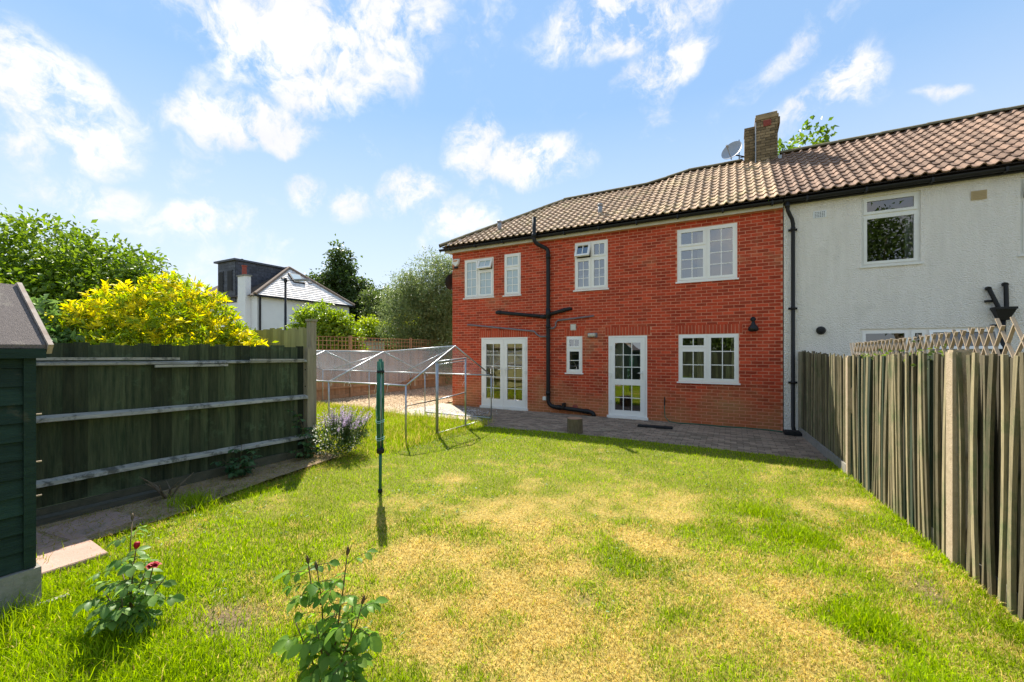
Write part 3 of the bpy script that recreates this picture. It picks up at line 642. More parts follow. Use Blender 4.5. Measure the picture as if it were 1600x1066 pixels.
# pipes
def pipe(house, name, pts, r, m='black', joints=(), n=10):
    mb = MB(); mb.tube(pts, r, n); p = mb.build(name, m, house, True)
    for a, b in joints: q = MB(); q.tube([a, b], r * 1.22, n); q.build('pipe_collar', m, p, True)
    return p
def arc(p, q, s, n=5): return [Vector(p).lerp(Vector(q), t).lerp(Vector(q).lerp(Vector(s), t), t) for t in [i / n for i in range(n + 1)]]
py = WY - .075
pts = [(-4.8, 10.29, 5.42), (-4.8, 10.29, 4.86)] + arc((-4.8, 10.29, 4.82), (-4.8, 10.3, 4.74), (-4.72, 10.36, 4.68), 3) + arc((-4.54, py - .02, 4.58), (-4.48, py, 4.54), (-4.48, py, 4.44), 3) + [(-4.48, py, .42)] + arc((-4.48, py, .38), (-4.48, py, .2), (-4.3, py, .18)) + [(-3.4, py, .12)] + arc((-3.3, py, .115), (-3.18, py, .1), (-3.17, py, -.005), 4)
pipe(brick_house, 'soil_pipe', pts, .055, 'black', [((-4.8, 10.29, 4.86), (-4.8, 10.29, 4.98)), ((-4.48, py, 4.28), (-4.48, py, 4.4)), ((-4.48, py, 2.62), (-4.48, py, 2.9)), ((-4.48, py, 2.36), (-4.48, py, 2.44)), ((-4.48, py, .5), (-4.48, py, .6)), ((-4.22, py, .177), (-4.1, py, .169)), ((-3.42, py, .121), (-3.32, py, .117))])
pipe(brick_house, 'waste_pipe', [(-6.16, WY + .02, 2.87), (-6.14, py + .02, 2.865), (-6.05, py, 2.86), (-4.53, py, 2.67)], .05, 'black', [((-6.1, py, 2.865), (-5.98, py, 2.852)), ((-4.7, py, 2.69), (-4.56, py, 2.673))])
pipe(brick_house, 'waste_pipe', [(-4.43, py, 2.74), (-3.95, py, 2.85), (-3.86, py + .02, 2.865), (-3.84, WY + .02, 2.868)], .05, 'black', [((-4.1, py, 2.815), (-3.98, py, 2.842))])
pipe(brick_house, 'overflow_pipe', [(-7.22, WY + .02, 2.54), (-7.2, py + .03, 2.535), (-4.92, py + .03, 2.28), (-4.85, py + .03, 2.2), (-4.74, py + .03, 2.13), (-4.52, py, 2.12)], .024, 'greyp', [((-6.1, py + .03, 2.412), (-6.04, py + .03, 2.405))], 8)
pipe(brick_house, 'overflow_pipe', [(-3.2, WY + .02, 2.65), (-3.22, py + .03, 2.645), (-4.22, py + .03, 2.56), (-4.26, py + .03, 2.5), (-4.27, py + .03, 2.4), (-4.34, py + .03, 2.35), (-4.44, py, 2.35)], .022, 'greyp', (), 8)
bk = MB(); bk.box(-4.05, -3.98, py - .07, WY + .005, .155, .3); bk.build('pipe_bracket', 'black', brick_house)
hl = MB(); hl.lathe((-3.72, WY - .012, .2), [(.075, 0), (.075, .014)], 14, 'Y'); hl.build('pipe_patch', 'terra', brick_house)
# roof vents
for vx, vq in ((-6.42, .27), (-3.19, .26)):
    p = roof_pt(vx, vq); mb = MB(); mb.tube([(p.x, p.y, p.z - .05), (p.x, p.y, p.z + .26)], .062, 12); v = mb.build('roof_vent', 'grey', roof, True)
    c_ = MB(); c_.lathe((p.x, p.y, p.z + .262), [(.075, 0), (.085, .03), (.06, .055), (.02, .065)], 12); c_.build('vent_cap', 'grey', roof, True)
# chimney
ch = MB(); ch.box(.62, 1.1, 13.02, 13.6, 6.3, 8.12); ch.box(.36, .618, 13.17, 13.66, 6.4, 7.92)
chim = ch.build('chimney', 'stockmortar', brick_house)
def face_bricks(x0, x1, y, z0, z1, parent, side=False, x=None):
    k = 0; z = z0; a0, a1 = (x0, x1)
    while z < z1 - .02:
        p = a0 - (.11 if k % 2 else 0)
        while p < a1 - .02:
            s_, e_ = max(p + .006, a0), min(p + .214, a1 - .0)
            if e_ - s_ > .03:
                mb = MB()
                if side: mb.box(x - .014 - random.uniform(0, .006), x + .02, s_, e_, z + .006, z + .069)
                else: mb.box(s_, e_, y - .014 - random.uniform(0, .008), y + .02, z + .006, z + .069)
                mb.build('brick', 'stock', parent)
            p += .22
        z += .075; k += 1
face_bricks(.61, 1.11, 13.02, 6.52, 8.0, chim); face_bricks(.35, .59, 13.17, 6.65, 7.8, chim)
face_bricks(13.03, 13.6, None, 7.9, 8.1, chim, True, .62); face_bricks(13.18, 13.66, None, 6.7, 7.8, chim, True, .36)
cp = MB(); cp.box(.585, 1.13, 12.985, 13.64, 8.0, 8.075); cp.box(.6, 1.1, 13.0, 13.62, 8.077, 8.15); cp.box(1.11, 1.165, 13.03, 13.6, 7.82, 8.0)
cp.box(.335, .6, 13.15, 13.68, 7.86, 7.93); cp.build('chimney_cap', 'stock', chim)
tv = MB(); tv.box(.78, .96, 12.988, 13.0, 7.8, 7.96); t_ = tv.build('chimney_vent', 'terra', chim)
for i in range(5): q = MB(); q.box(.795 + i * .034, .811 + i * .034, 12.979, 12.987, 7.82, 7.94); q.build('vent_slat', 'terra', chim)
fl_ = MB(); fl_.box(.59, 1.13, 12.97, 13.0, 6.64, 6.74); fl_.box(1.112, 1.2, 13.0, 13.4, 6.75, 6.95); fl_.tube([(.6, 12.99, 6.66), (.6, 12.995, 7.95)], .014, 6); fl_.build('flashing', 'lead', chim)

# ================================================================== white house next door
white_house = thing('rendered_house', 'white pebbledashed terraced house joined to the brick house', 'house', (5, 13.3, 0))
WX1 = 9.0; yw = 10.575
OW = {'a': (2.32, 3.2, 3.42, 4.8), 'b': (4.5, 5.6, 3.42, 4.78), 'c': (2.3, 4.28, 1.2, 2.16)}
wb = MB(); holed_wall(XR + .012, WX1, -.05, 4.9, yw, WY + .26, list(OW.values()), wb); wb.box(WX1, WX1 + .25, yw, 16.1, -.05, 4.9); wb.box(XR + .3, WX1 - .002, 15.85, 16.1, -.05, 4.9); wb.box(XR + .02, XR + .25, WY + .28, 15.84, -.05, 4.9)
ww = wb.build('wall', 'render', white_house)
fl = MB(); fl.box(XR + .26, WX1 - .02, WY + .27, 15.84, .0, .06); fl.box(XR + .26, WX1 - .02, WY + .27, 15.84, 2.5, 2.7); fl.build('floor', 'carpet', white_house)
iw = MB(); iw.box(XR + .26, WX1 - .02, 14, 14.1, .065, 2.49); iw.box(XR + .26, WX1 - .02, 13.6, 13.7, 2.71, 4.88); iw.box(3.8, 3.9, WY + .3, 13.59, 2.71, 4.88); iw.build('partition', 'interior', white_house)
a, b, c, d = OW['a']; w = window(white_house, a, b, c, d, [(a, b, 4.43, d, 1, 1, 0, 'glass2'), (a, b, c, 4.43, 1, 1, 0, 'glass2')], 'upvc_old', y=yw + .02); curtain(w, b - .2, b - .04, c, 4.4, 'net')
a, b, c, d = OW['b']; window(white_house, a, b, c, d, [(a, b, 4.4, d, 1, 1, R(15), 'glass2'), (a, b, c, 4.4, 1, 1, 0, 'glass2')], 'upvc_old', y=yw + .02)
a, b, c, d = OW['c']; w = window(white_house, a, b, c, d, [(a, 3.05, c, d, 1, 1, 0, 'glass2'), (3.05, 3.3, c, d, 1, 1, 0, 'glass2'), (3.3, b, 1.72, d, 1, 1, R(18), 'glass2'), (3.3, b, c, 1.72, 1, 1, 0, 'glass2')], 'upvc', y=yw + .02)
roof2 = roof_deck([XR + .01, 2, 4, 6, 8, WX1 + .2], white_house, 'roof', False)
lay_tiles(roof2, -8.15 + TW * math.ceil((XR + 8.15) / TW - .5), WX1 + .1, 'tile2', False, lambda x, q: x < 1.16 and q > .9)
ridge_run(roof2, (1.2, RY, 7.09), (WX1 + .2, RY, 7.09))
gutter(white_house, XR - .0, WX1 + .2)
fs_ = MB(); fs_.box(XR + .0, WX1 + .2, 10.47, 10.49, 4.85, 4.93); fs_.box(XR + .012, WX1 + .2, 10.492, 10.573, 4.86, 4.9); fs_.build('fascia', 'black', white_house)
dp = [(1.06, 10.41, 4.88), (1.06, 10.41, 4.78)] + arc((1.07, 10.42, 4.7), (1.1, 10.44, 4.62), (1.15, 10.48, 4.52), 3) + [(1.17, 10.5, 4.42), (1.17, 10.5, .12), (1.18, 10.42, .03)]
d_ = pipe(white_house, 'downpipe', dp, .037, 'black', [((1.17, 10.5, z), (1.17, 10.5, z + .07)) for z in (4.28, 2.6, 1.02)] + [((1.06, 10.41, 4.76), (1.06, 10.41, 4.84))])
for z in (4.3, 2.62, 1.04): q = MB(); q.box(1.09, 1.25, 10.535, 10.572, z - .012, z + .03); q.build('pipe_bracket', 'black', d_)
mb = MB(); mb.box(4.12, 4.4, 10.4, 10.572, 2.46, 2.5); mb.add([(4.13, 10.41, 2.458), (4.39, 10.41, 2.458), (4.39, 10.57, 2.458), (4.13, 10.57, 2.458), (4.2, 10.47, 2.27), (4.32, 10.47, 2.27), (4.32, 10.57, 2.27), (4.2, 10.57, 2.27)], [(0, 1, 5, 4), (1, 2, 6, 5), (2, 3, 7, 6), (3, 0, 4, 7), (4, 5, 6, 7)])
hp = mb.build('rainwater_hopper', 'black', white_house)
q = MB(); q.tube([(4.26, 10.52, 2.28), (4.26, 10.52, .0)], .04, 10); q.build('downpipe', 'black', white_house, True)
for (xa, za, xb, zb) in ((4.2, 2.5, 4.09, 2.84), (4.3, 2.5, 4.3, 2.9)):
    q = MB(); q.tube([(xa, 10.5, za), (xb, 10.52, zb)], .033, 8); q.tube([(xb, 10.52, zb), (xb, 10.57, zb + .01)], .04, 8); q.build('pipe_stub', 'black', hp)
q = MB(); q.box(4.05, 4.14, 10.52, 10.572, 2.6, 2.64); q.box(4.13, 4.2, 10.53, 10.573, 2.17, 2.2); q.build('pipe_bracket', 'black', hp)
ab = MB(); ab.box(1.53, 1.75, yw - .01, yw + .005, 4.5, 4.65); ab_ = ab.build('air_brick', 'fwhite', white_house)
for i in range(6):
    for j in range(4): q = MB(); q.box(1.555 + i * .03, 1.571 + i * .03, yw - .0115, yw - .0102, 4.52 + j * .03, 4.536 + j * .03); q.build('air_hole', 'black', ab_)
vb = MB(); vb.box(3.88, 4.08, yw - .02, yw + .005, 4.48, 4.64); vb_ = vb.build('wall_vent', mat('tan_plastic', (.5, .38, .2), rough=.6), white_house)
for i in range(5): q = MB(); q.box(3.895, 4.065, yw - .028, yw - .0205, 4.495 + i * .028, 4.51 + i * .028); q.build('vent_slat', mat('tan_slat', (.42, .31, .16), rough=.6) if i == 0 else bpy.data.materials['tan_slat'], vb_)
fb = MB(); fb.lathe((1.66, yw - .07, 2.15), [(.03, -.03), (.04, -.03), (.055, 0), (.07, .02), (.085, .05), (.085, .078)], 18, 'Y'); fb.build('flue', 'black', white_house, True)
dg = MB(); dg.box(.97, 1.29, 10.02, 10.35, .012, .06); dg.box(1.0, 1.25, 10.05, 10.3, .062, .075); dg.build('drain_surround', 'rubber', white_house)

# ================================================================== small things fixed to the walls
al = thing('alarm_box', 'white burglar alarm box high on the brick corner under the eaves', 'alarm box', (-7.63, WY, 4.4))
mb = MB(); mb.add([(-7.78, 10.585, 4.62), (-7.5, 10.585, 4.62), (-7.53, 10.585, 4.46), (-7.64, 10.585, 4.36), (-7.75, 10.585, 4.46), (-7.77, 10.52, 4.6), (-7.51, 10.52, 4.6), (-7.54, 10.52, 4.47), (-7.64, 10.52, 4.38), (-7.74, 10.52, 4.47)],
  [(5, 6, 7, 8, 9), (0, 1, 6, 5), (1, 2, 7, 6), (2, 3, 8, 7), (3, 4, 9, 8), (4, 0, 5, 9)]); mb.build('cover', 'white', al)
mb = MB(); mb.box(-7.7, -7.58, 10.53, 10.59, 4.32, 4.372); mb.build('lamp', 'black', al); mb = MB(); mb.box(-7.72, -7.56, 10.515, 10.519, 4.53, 4.57); mb.build('badge', mat('orange_badge', (.6, .25, .08)), al)
def dish(name, label, c, d, r, m, arm, cat='satellite dish'):
    t = thing(name, label, cat, arm); c = Vector(c); d = Vector(d).normalized(); u = d.orthogonal().normalized(); w_ = d.cross(u); mb = MB(); vs = []; n = 20
    for k in range(5):
        rr = r * k / 4
        for i in range(n): a = 2 * math.pi * i / n; vs.append(c + (u * math.cos(a) + w_ * math.sin(a)) * max(rr, .004) - d * (.1 * (1 - (rr / r) ** 2)) * r / .3)
    mb.add(vs, [(k * n + i, k * n + (i + 1) % n, (k + 1) * n + (i + 1) % n, (k + 1) * n + i) for k in range(4) for i in range(n)]); mb.add([v - d * .012 for v in vs], [(k * n + i, (k + 1) * n + i, (k + 1) * n + (i + 1) % n, k * n + (i + 1) % n) for k in range(4) for i in range(n)])
    mb.build('reflector', m, t, True)
    q = MB(); b_ = c - d * .1 * r / .3; q.tube([b_, b_ - d * .12, Vector(arm)], .018, 8); q.build('mount', 'black', t); q = MB(); lowp = c - Vector((0, 0, r * .95)); lnb = c + d * r * 1.1 - Vector((0, 0, r * .25)); q.tube([lowp, lnb], .012, 6); q.tube([lnb, lnb - d * .09], .028, 8); q.build('receiver_arm', 'grey', t); return t
dish('satellite_dish', 'grey satellite dish mounted on the side of the chimney', (.02, 12.95, 7.32), (-.35, -.75, .32), .28, 'dish', (.352, 13.3, 7.2))
q = MB(); q.tube([(.21, 13.3, 7.12), (.21, 13.3, 7.72)], .012, 6); q.tube([(.21, 13.3, 7.2), (.353, 13.3, 7.2)], .012, 6); q.solo('aerial_pole', 'black', 'thin black aerial pole beside the chimney and dish', 'aerial', (.353, 13.3, 7.2))
dish('satellite_dish', 'black satellite dish on the side wall at the brick house corner', (-8.12, 11.0, 4.0), (-.85, .3, .25), .27, 'black', (-7.81, 11.1, 3.9))
wl = thing('wall_lamp', 'black downward wall lamp on red brick beside the downpipe', 'lamp', (.44, WY, 2.3))
mb = MB(); mb.lathe((.44, WY - .012, 2.43), [(.055, -.0), (.055, .012)], 14, 'Y'); mb.tube([(.44, WY - .012, 2.43), (.44, WY - .1, 2.44), (.44, WY - .13, 2.38)], .018, 8); mb.build('bracket', 'black', wl, True)
mb = MB(); mb.lathe((.44, WY - .13, 2.18), [(.02, .2), (.03, .18), (.045, .13), (.095, .07), (.105, .0), (.06, -.03)][::-1], 18); mb.build('lamp_shade', 'black', wl, True)
bl = thing('bulkhead_light', 'cream oblong bulkhead light on brick between small window and door', 'lamp', (-3.23, WY, 2.14))
mb = MB(); mb.box(-3.36, -3.1, WY - .03, WY - .003, 2.08, 2.2); mb.build('back_plate', 'greyp', bl); mb = MB(); mb.lathe((-3.24, WY - .06, 2.14), [(.02, -.1), (.045, -.09), (.052, 0), (.045, .09), (.02, .1)], 12, 'X'); mb.build('diffuser', 'cream', bl, True)
vg = thing('vent_grille', 'small cream vent grille on brick above the narrow window', 'vent', (-3.77, WY, 2.36))
mb = MB(); mb.box(-3.85, -3.69, WY - .02, WY - .003, 2.28, 2.45); mb.build('vent_frame', 'cream', vg)
for i in range(4): q = MB(); q.box(-3.825, -3.715, WY - .028, WY - .0205, 2.31 + i * .031, 2.327 + i * .031); q.build('vent_slat', 'white', vg)
q = MB(); q.box(-4.66, -4.56, WY - .05, WY - .003, .34, .44); q.solo('socket_box', 'white', 'small white outdoor socket box beside the soil pipe', 'socket box', (-4.61, WY, .34))
ct = thing('garden_tap', 'outdoor tap with thin green hose running along the wall foot', 'tap', (-1.42, WY, .4))
mb = MB(); mb.tube([(-1.42, WY, .52), (-1.42, WY - .06, .52), (-1.42, WY - .07, .4)], .014, 8); mb.tube([(-1.42, WY - .05, .52), (-1.42, WY - .05, .6)], .012, 6); mb.build('spout', 'black', ct)
mb = MB(); mb.tube([(-1.42, WY - .07, .42), (-1.42, WY - .08, .3), (-1.4, WY - .1, .12), (-1.3, WY - .16, .03), (-1.1, WY - .18, .016), (-.7, WY - .13, .016), (-.2, WY - .17, .016), (.3, WY - .13, .016), (.75, WY - .18, .016), (.98, WY - .3, .016)], .011, 7); mb.build('hose', 'green_pl', ct, True)
# ================================================================== fences
def pale_mesh(w, t, h, bow=0, lean=0, m='pale', seg=5, taper=.0, slant=0):
    mb = MB(); vs = []
    for i in range(seg + 1):
        z = h * i / seg; f = i / seg; by = bow * math.sin(math.pi * f) + lean * f; bx = taper * math.sin(math.pi * f * 1.3)
        for (x, y) in ((0, -w / 2), (0, w / 2), (t, w / 2), (t, -w / 2)): vs.append((x + bx, y + by, z + (slant * y / w if i == seg else 0)))
    fs = [(a + 4 * i, (a + 1) % 4 + 4 * i, (a + 1) % 4 + 4 * i + 4, a + 4 * i + 4) for i in range(seg) for a in range(4)] + [(3, 2, 1, 0), tuple(4 * seg + k for k in range(4))]
    mb.add(vs, [tuple(reversed(f)) for f in fs]); return mb.mesh('pale', m)
FXL = lambda y: 1.31 + (10 - y) * .0533
rf = thing('paling_fence', 'weathered wavy vertical paling fence beside the lawn and white house', 'fence', (1.5, 6.5, 0))
front = [[pale_mesh(w, t, 1.62, b, l, m) for (w, t, b, l, m) in V_] for V_ in (
    [(.04, .012, .004, .0, 'pale'), (.05, .014, -.006, .01, 'pale'), (.035, .012, .0, -.01, 'pale')],
    [(.042, .02, .018, .01, 'pale'), (.03, .022, -.016, .0, 'pale'), (.05, .02, .026, -.02, 'pale'), (.038, .02, -.024, .015, 'pale'), (.044, .02, .03, .0, 'palegreen')],
    [(.05, .024, .022, .01, 'pale'), (.036, .026, -.026, .0, 'pale'), (.06, .024, .035, -.02, 'pale'), (.044, .026, -.03, .03, 'pale'), (.05, .022, .04, .02, 'pale')])]
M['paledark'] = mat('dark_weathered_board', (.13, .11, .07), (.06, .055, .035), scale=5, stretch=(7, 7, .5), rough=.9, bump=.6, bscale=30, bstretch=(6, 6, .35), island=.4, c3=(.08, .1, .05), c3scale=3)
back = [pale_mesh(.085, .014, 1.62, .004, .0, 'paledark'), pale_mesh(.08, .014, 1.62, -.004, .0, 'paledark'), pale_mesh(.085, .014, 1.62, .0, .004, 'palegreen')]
YP = [10.42, 7.22, 4.6, 1.95]
for bay in range(3):
    y = YP[bay] - .07; k = 0; pitch = (.08, .082, .094)[bay]
    while y > YP[bay + 1] + .06:
        f = (YP[bay] - y) / (YP[bay] - YP[bay + 1]); hgt = (1.72 - .07 * f, 1.64 + .07 * f, 1.71)[bay] + random.gauss(0, .016)
        rz = random.gauss(0, .12)
        piece('pale', random.choice(front[bay]), rf, (FXL(y) - .006 + random.uniform(-.004, .004), y, .0), (random.gauss(0, .006) + (0, .018, .022)[bay] * math.sin(y * 3.1 + bay), random.gauss(0, .006), rz), (1, 1, hgt / 1.62))
        y2 = y - pitch / 2
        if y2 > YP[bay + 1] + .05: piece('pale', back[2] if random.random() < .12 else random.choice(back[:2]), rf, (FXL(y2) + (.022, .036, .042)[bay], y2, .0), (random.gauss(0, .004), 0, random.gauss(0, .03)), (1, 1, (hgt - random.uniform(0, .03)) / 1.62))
        y -= pitch + random.uniform(-.016, .02); k += 1
    for z in (.3, .9, 1.5):
        q = MB(); q.bar((FXL(YP[bay]) + .095, YP[bay] - .06, z), (FXL(YP[bay + 1]) + .095, YP[bay + 1] + .06, z), .05, .07); q.build('rail', 'post', rf)
    q = MB(); q.bar((FXL(YP[bay]) + .045, YP[bay] - .06, .06), (FXL(YP[bay + 1]) + .045, YP[bay + 1] + .06, .06), .03, .14)
    if bay == 0: q.v = [(p[0] - .065, p[1], p[2]) for p in q.v]
    q.build('gravel_board', 'concrete', rf)
for i, y in enumerate(YP):
    q = MB(); x = FXL(y); h = (1.71, 1.66, 1.735, 1.73)[i]; w_ = (.04, .045, .055, .055)[i]
    q.box(x - .035, x + .09, y - w_, y + w_, -.05, h - .02); q.box(x - .028, x + .083, y - w_ + .008, y + w_ - .008, h - .02, h); q.build('post', 'concpost' if i else 'post', rf)
# expanding diamond trellis along the fence head
def diamond(ya, yb, zlo, zhi, n, label):
    t = thing('diamond_trellis', label, 'trellis', (FXL((ya + yb) / 2) + .15, (ya + yb) / 2, 1.5), 'expanding trellis on the paling fence')
    st = (ya - yb) / n; sp = st * 1.25
    for i in range(n + 1):
        y = ya - i * st; f = i / n; za = zlo + random.uniform(-.01, .01); zb = zhi[0] + (zhi[1] - zhi[0]) * f + random.uniform(-.01, .01)
        for sgn, dx in ((1, .0), (-1, .011)):
            q = MB(); x0 = FXL(y) + .16 + dx; q.bar((x0, y - sgn * sp, za), (x0, y + sgn * sp, zb), .009, .021, (1, 0, 0)); q.build('lath', 'lath', t)
diamond(7.7, 5.9, 1.42, (1.84, 1.87), 15, 'closely folded section of brown expanding trellis beside the middle fence post')
diamond(5.75, 4.4, 1.42, (1.88, 1.92), 11, 'middle section of brown expanding trellis in front of the white framed window')
diamond(4.25, 2.2, 1.4, (1.97, 1.99), 12, 'tall opened section of brown expanding trellis below the black hopper')
# dark close-boarded fence on the left
lf = thing('closeboard_fence', 'dark green stained close-board fence with grey rails beside the soil border', 'fence', (-6.12, 1.5, 0))
def feather(h, w, m): 
    mb = MB(); mb.add([(0, -w / 2, 0), (.006, w / 2, 0), (-.018, w / 2, 0), (-.012, -w / 2, 0), (0, -w / 2, h), (.006, w / 2, h), (-.018, w / 2, h), (-.012, -w / 2, h)], [(3, 2, 1, 0), (4, 5, 6, 7), (0, 1, 5, 4), (1, 2, 6, 5), (2, 3, 7, 6), (3, 0, 4, 7)]); return mb.mesh('board', m)
fm = [feather(1.66, .125, 'darkfence'), feather(1.645, .118, 'darkfence'), feather(1.67, .122, 'darkfence')]
y = -1.45
while y < 4.27:
    f = (y + 1.45) / 5.7; piece('board', random.choice(fm), lf, (-6.13 + random.uniform(-.004, .004), y, .14 + .02 * (1 - f)), (random.gauss(0, .004), 0, random.gauss(.05, .02))); y += .105
def arris(p, q, name, m, w=.055, h=.05, sag=0.0):
    n = 8; mb = MB(); vs = []; p, q = Vector(p), Vector(q)
    for i in range(n + 1):
        c = p.lerp(q, i / n); c.z += -sag * math.sin(math.pi * i / n) + random.gauss(0, .003); c.x += random.gauss(0, .002)
        vs += [c + Vector((-w * .4, 0, h / 2)), c + Vector((-w * .4, 0, -h / 2)), c + Vector((w * .6, 0, -h * .3)), c + Vector((w * .5, 0, h * .18))]
    fs = [(4 * i + a, 4 * i + (a + 1) % 4, 4 * i + 4 + (a + 1) % 4, 4 * i + 4 + a) for i in range(n) for a in range(4)] + [(0, 3, 2, 1), (4 * n, 4 * n + 1, 4 * n + 2, 4 * n + 3)]
    mb.add(vs, [tuple(reversed(f)) for f in fs]); return mb.build(name, m, lf)
arris((-6.09, -1.4, 1.63), (-6.09, 4.3, 1.56), 'rail', 'rail', .04, .045); arris((-6.085, -1.4, 1.09), (-6.085, 4.3, .975), 'rail', 'rail', .085, .075); arris((-6.085, -1.4, .45), (-6.085, 4.3, .34), 'rail', 'rail', .085, .075)
q = MB(); q.bar((-6.055, .4, 1.665), (-6.055, 2.55, 1.63), .02, .03); q.bar((-6.05, 2.3, 1.545), (-6.05, 3.1, 1.535), .025, .03); q.bar((-6.06, 3.4, 1.6), (-6.06, 4.25, 1.585), .02, .025); q.build('loose_batten', 'rail', lf)
q = MB(); q.box(-6.11, -6.065, -1.45, 4.3, -.03, .15); q.build('gravel_board', mat('mossy_board', (.12, .11, .07), (.07, .07, .045), scale=7, rough=1, bump=.6), lf)
q = MB(); q.bar((-5.98, -.2, .06), (-5.93, 2.3, .05), .12, .09); q.solo('old_sleeper', mat('rotten_timber', (.12, .11, .08), (.06, .06, .045), scale=6, stretch=(8, .8, 8), rough=1, bump=1, bscale=20), 'old rotting timber sleeper lying at the foot of the dark fence', 'timber', (-5.95, 1, .02))
q = MB(); q.box(-6.16, -6.06, 4.3, 4.4, -.05, 1.76); q.box(-6.15, -6.07, 4.31, 4.39, 1.762, 1.78); fp = q.build('post', 'post', lf)
for z in (.95, 1.15, 1.42): h_ = MB(); h_.lathe((-6.11, 4.297, z), [(.011, -.003), (.011, .004)], 8, 'Y'); h_.build('bolt', 'black', fp)
# taller return fence of pale green boards behind it
bf = thing('board_fence', 'taller pale greenish board fence behind the yellow shrub', 'fence', (-9, 4.55, 0))
me = feather(2.12, .12, 'greenboard'); x = -6.34
while x > -12.4: o = piece('board', me, bf, (x, 4.55, 0), (0, 0, R(90) + random.gauss(.05, .02)), (1, 1, random.uniform(.985, 1.01))); x -= .105
q = MB(); q.box(-6.29, -6.19, 4.45, 4.56, -.05, 2.22); q.box(-6.305, -6.175, 4.435, 4.575, 2.222, 2.26); q.build('post', 'post', bf)
for z in (.4, 1.1, 1.85): q = MB(); q.box(-12.4, -6.3, 4.575, 4.625, z, z + .06); q.build('rail', 'post', bf)
# brown fence with square trellis on top, far side of the plot
tf = thing('trellis_topped_fence', 'brown board fence topped with square trellis beyond the bark bed', 'fence', (-12.7, 12, 0))
PY = [4.7, 7.75, 10.8, 14.1, 17.4, 20.7]
for y0, y1 in zip(PY, PY[1:]):
    bmb = MB(); y = y0 + .06
    while y < y1 - .05: bmb.box(-12.72 + random.uniform(-.006, .006), -12.70 + random.uniform(0, .006), y, y + .098, .12, 1.74 + random.uniform(-.01, .01)); y += .102
    bmb.build('board_panel', 'brownfence', tf)['kind'] = 'stuff'
    for z in (.35, 1.0, 1.62): q = MB(); q.box(-12.69, -12.64, y0 + .05, y1 - .05, z, z + .07); q.build('rail', 'brownfence', tf)
    q = MB(); q.box(-12.735, -12.69, y0 + .05, y1 - .05, -.02, .115); q.build('gravel_board', 'brownfence', tf)
    tr = MB(); ny = int((y1 - y0 - .1) / .16)
    for i in range(ny + 1): yy = y0 + .06 + i * (y1 - y0 - .12) / ny; tr.box(-12.705, -12.69, yy - .011, yy + .011, 1.76, 2.24)
    for z in (1.77, 1.93, 2.09, 2.23): tr.box(-12.689, -12.675, y0 + .05, y1 - .05, z - .011, z + .011)
    tr.build('trellis', 'brownfence', tf)['kind'] = 'stuff'
for y in PY: q = MB(); q.box(-12.75, -12.65, y - .045, y + .045, -.05, 2.3); q.build('post', 'brownfence', tf)

# ================================================================== shed
shed = thing('garden_shed', 'small dark green shiplap shed with grey felt roof', 'shed', (-4.7, 0, 0))
y0, y1, xw = -1.2, .92, -4.12
q = MB(); q.box(-5.35, xw + .03, y0, y1 + .02, -.05, .28); q.build('base', 'concrete', shed)
z = .285; i = 0
while z < 1.7:
    q = MB(); q.add([(xw, y0, z), (xw, y1 - .055, z), (xw - .018, y1 - .055, z + .118), (xw - .018, y0, z + .118), (xw - .05, y0, z), (xw - .05, y1 - .055, z), (xw - .05, y1 - .055, z + .118), (xw - .05, y0, z + .118)], [(0, 1, 2, 3), (3, 2, 6, 7), (1, 5, 6, 2), (0, 3, 7, 4), (0, 4, 5, 1)])
    q.v = [(p[0] + random.uniform(-.003, .003), p[1], p[2]) for p in q.v]; q.build('board', 'shed', shed); z += .121
q = MB(); q.box(xw - .06, xw + .012, y1 - .055, y1, .285, 1.74); q.build('corner_post', 'shed', shed)
for zz in (.75, .98, 1.3): s_ = MB(); s_.tube([(xw - .01, y1 + .0, zz), (xw - .01, y1 + .03, zz)], .006, 6); s_.build('screw', 'lath', shed)
q = MB(); q.add([(xw - .06, y1 - .005, .285), (-5.3, y1 - .005, .285), (-5.3, y1 - .005, 1.72), (-4.73, y1 - .005, 2.14), (xw - .06, y1 - .005, 1.72), (xw - .06, y1 - .05, .285), (-5.3, y1 - .05, .285), (-5.3, y1 - .05, 1.72), (-4.73, y1 - .05, 2.14), (xw - .06, y1 - .05, 1.72)],
     [(0, 1, 2, 3, 4), (9, 8, 7, 6, 5), (0, 4, 9, 5), (1, 6, 7, 2), (2, 7, 8, 3), (3, 8, 9, 4), (0, 5, 6, 1)]); q.build('end_wall', 'shed', shed)
q = MB(); q.add([(-4.07, y0 - .1, 1.77), (-4.07, .955, 1.77), (-4.73, .955, 2.225), (-4.73, y0 - .1, 2.225), (-5.4, y0 - .1, 1.77), (-5.4, .955, 1.77), (-4.07, y0 - .1, 1.745), (-4.07, .955, 1.745), (-4.73, .955, 2.2), (-4.73, y0 - .1, 2.2), (-5.4, y0 - .1, 1.745), (-5.4, .955, 1.745)],
     [(0, 1, 2, 3), (3, 2, 5, 4), (6, 9, 8, 7), (9, 10, 11, 8), (0, 6, 7, 1), (4, 5, 11, 10)]); q.build('roof', 'felt', shed)
q = MB(); q.bar((-4.06, .972, 1.74), (-4.74, .972, 2.212), .025, .075, (1, 0, 1)); q.bar((-5.41, .972, 1.74), (-4.735, .972, 2.206), .025, .075, (-1, 0, 1)); q.build('bargeboard', mat('worn_bargeboard', (.5, .44, .38), (.3, .22, .17), scale=9, rough=.9), shed)
q = MB(); q.box(-4.085, -4.06, y0 - .1, .955, 1.68, 1.742); q.build('eave_board', 'shed', shed)
q = MB(); q.bar((-4.08, .2, .03), (-4.05, 1.06, .02), .04, .05); q.solo('timber_offcut', 'rail', 'grey timber offcut lying against the shed base', 'timber', (-4.06, .6, 0))
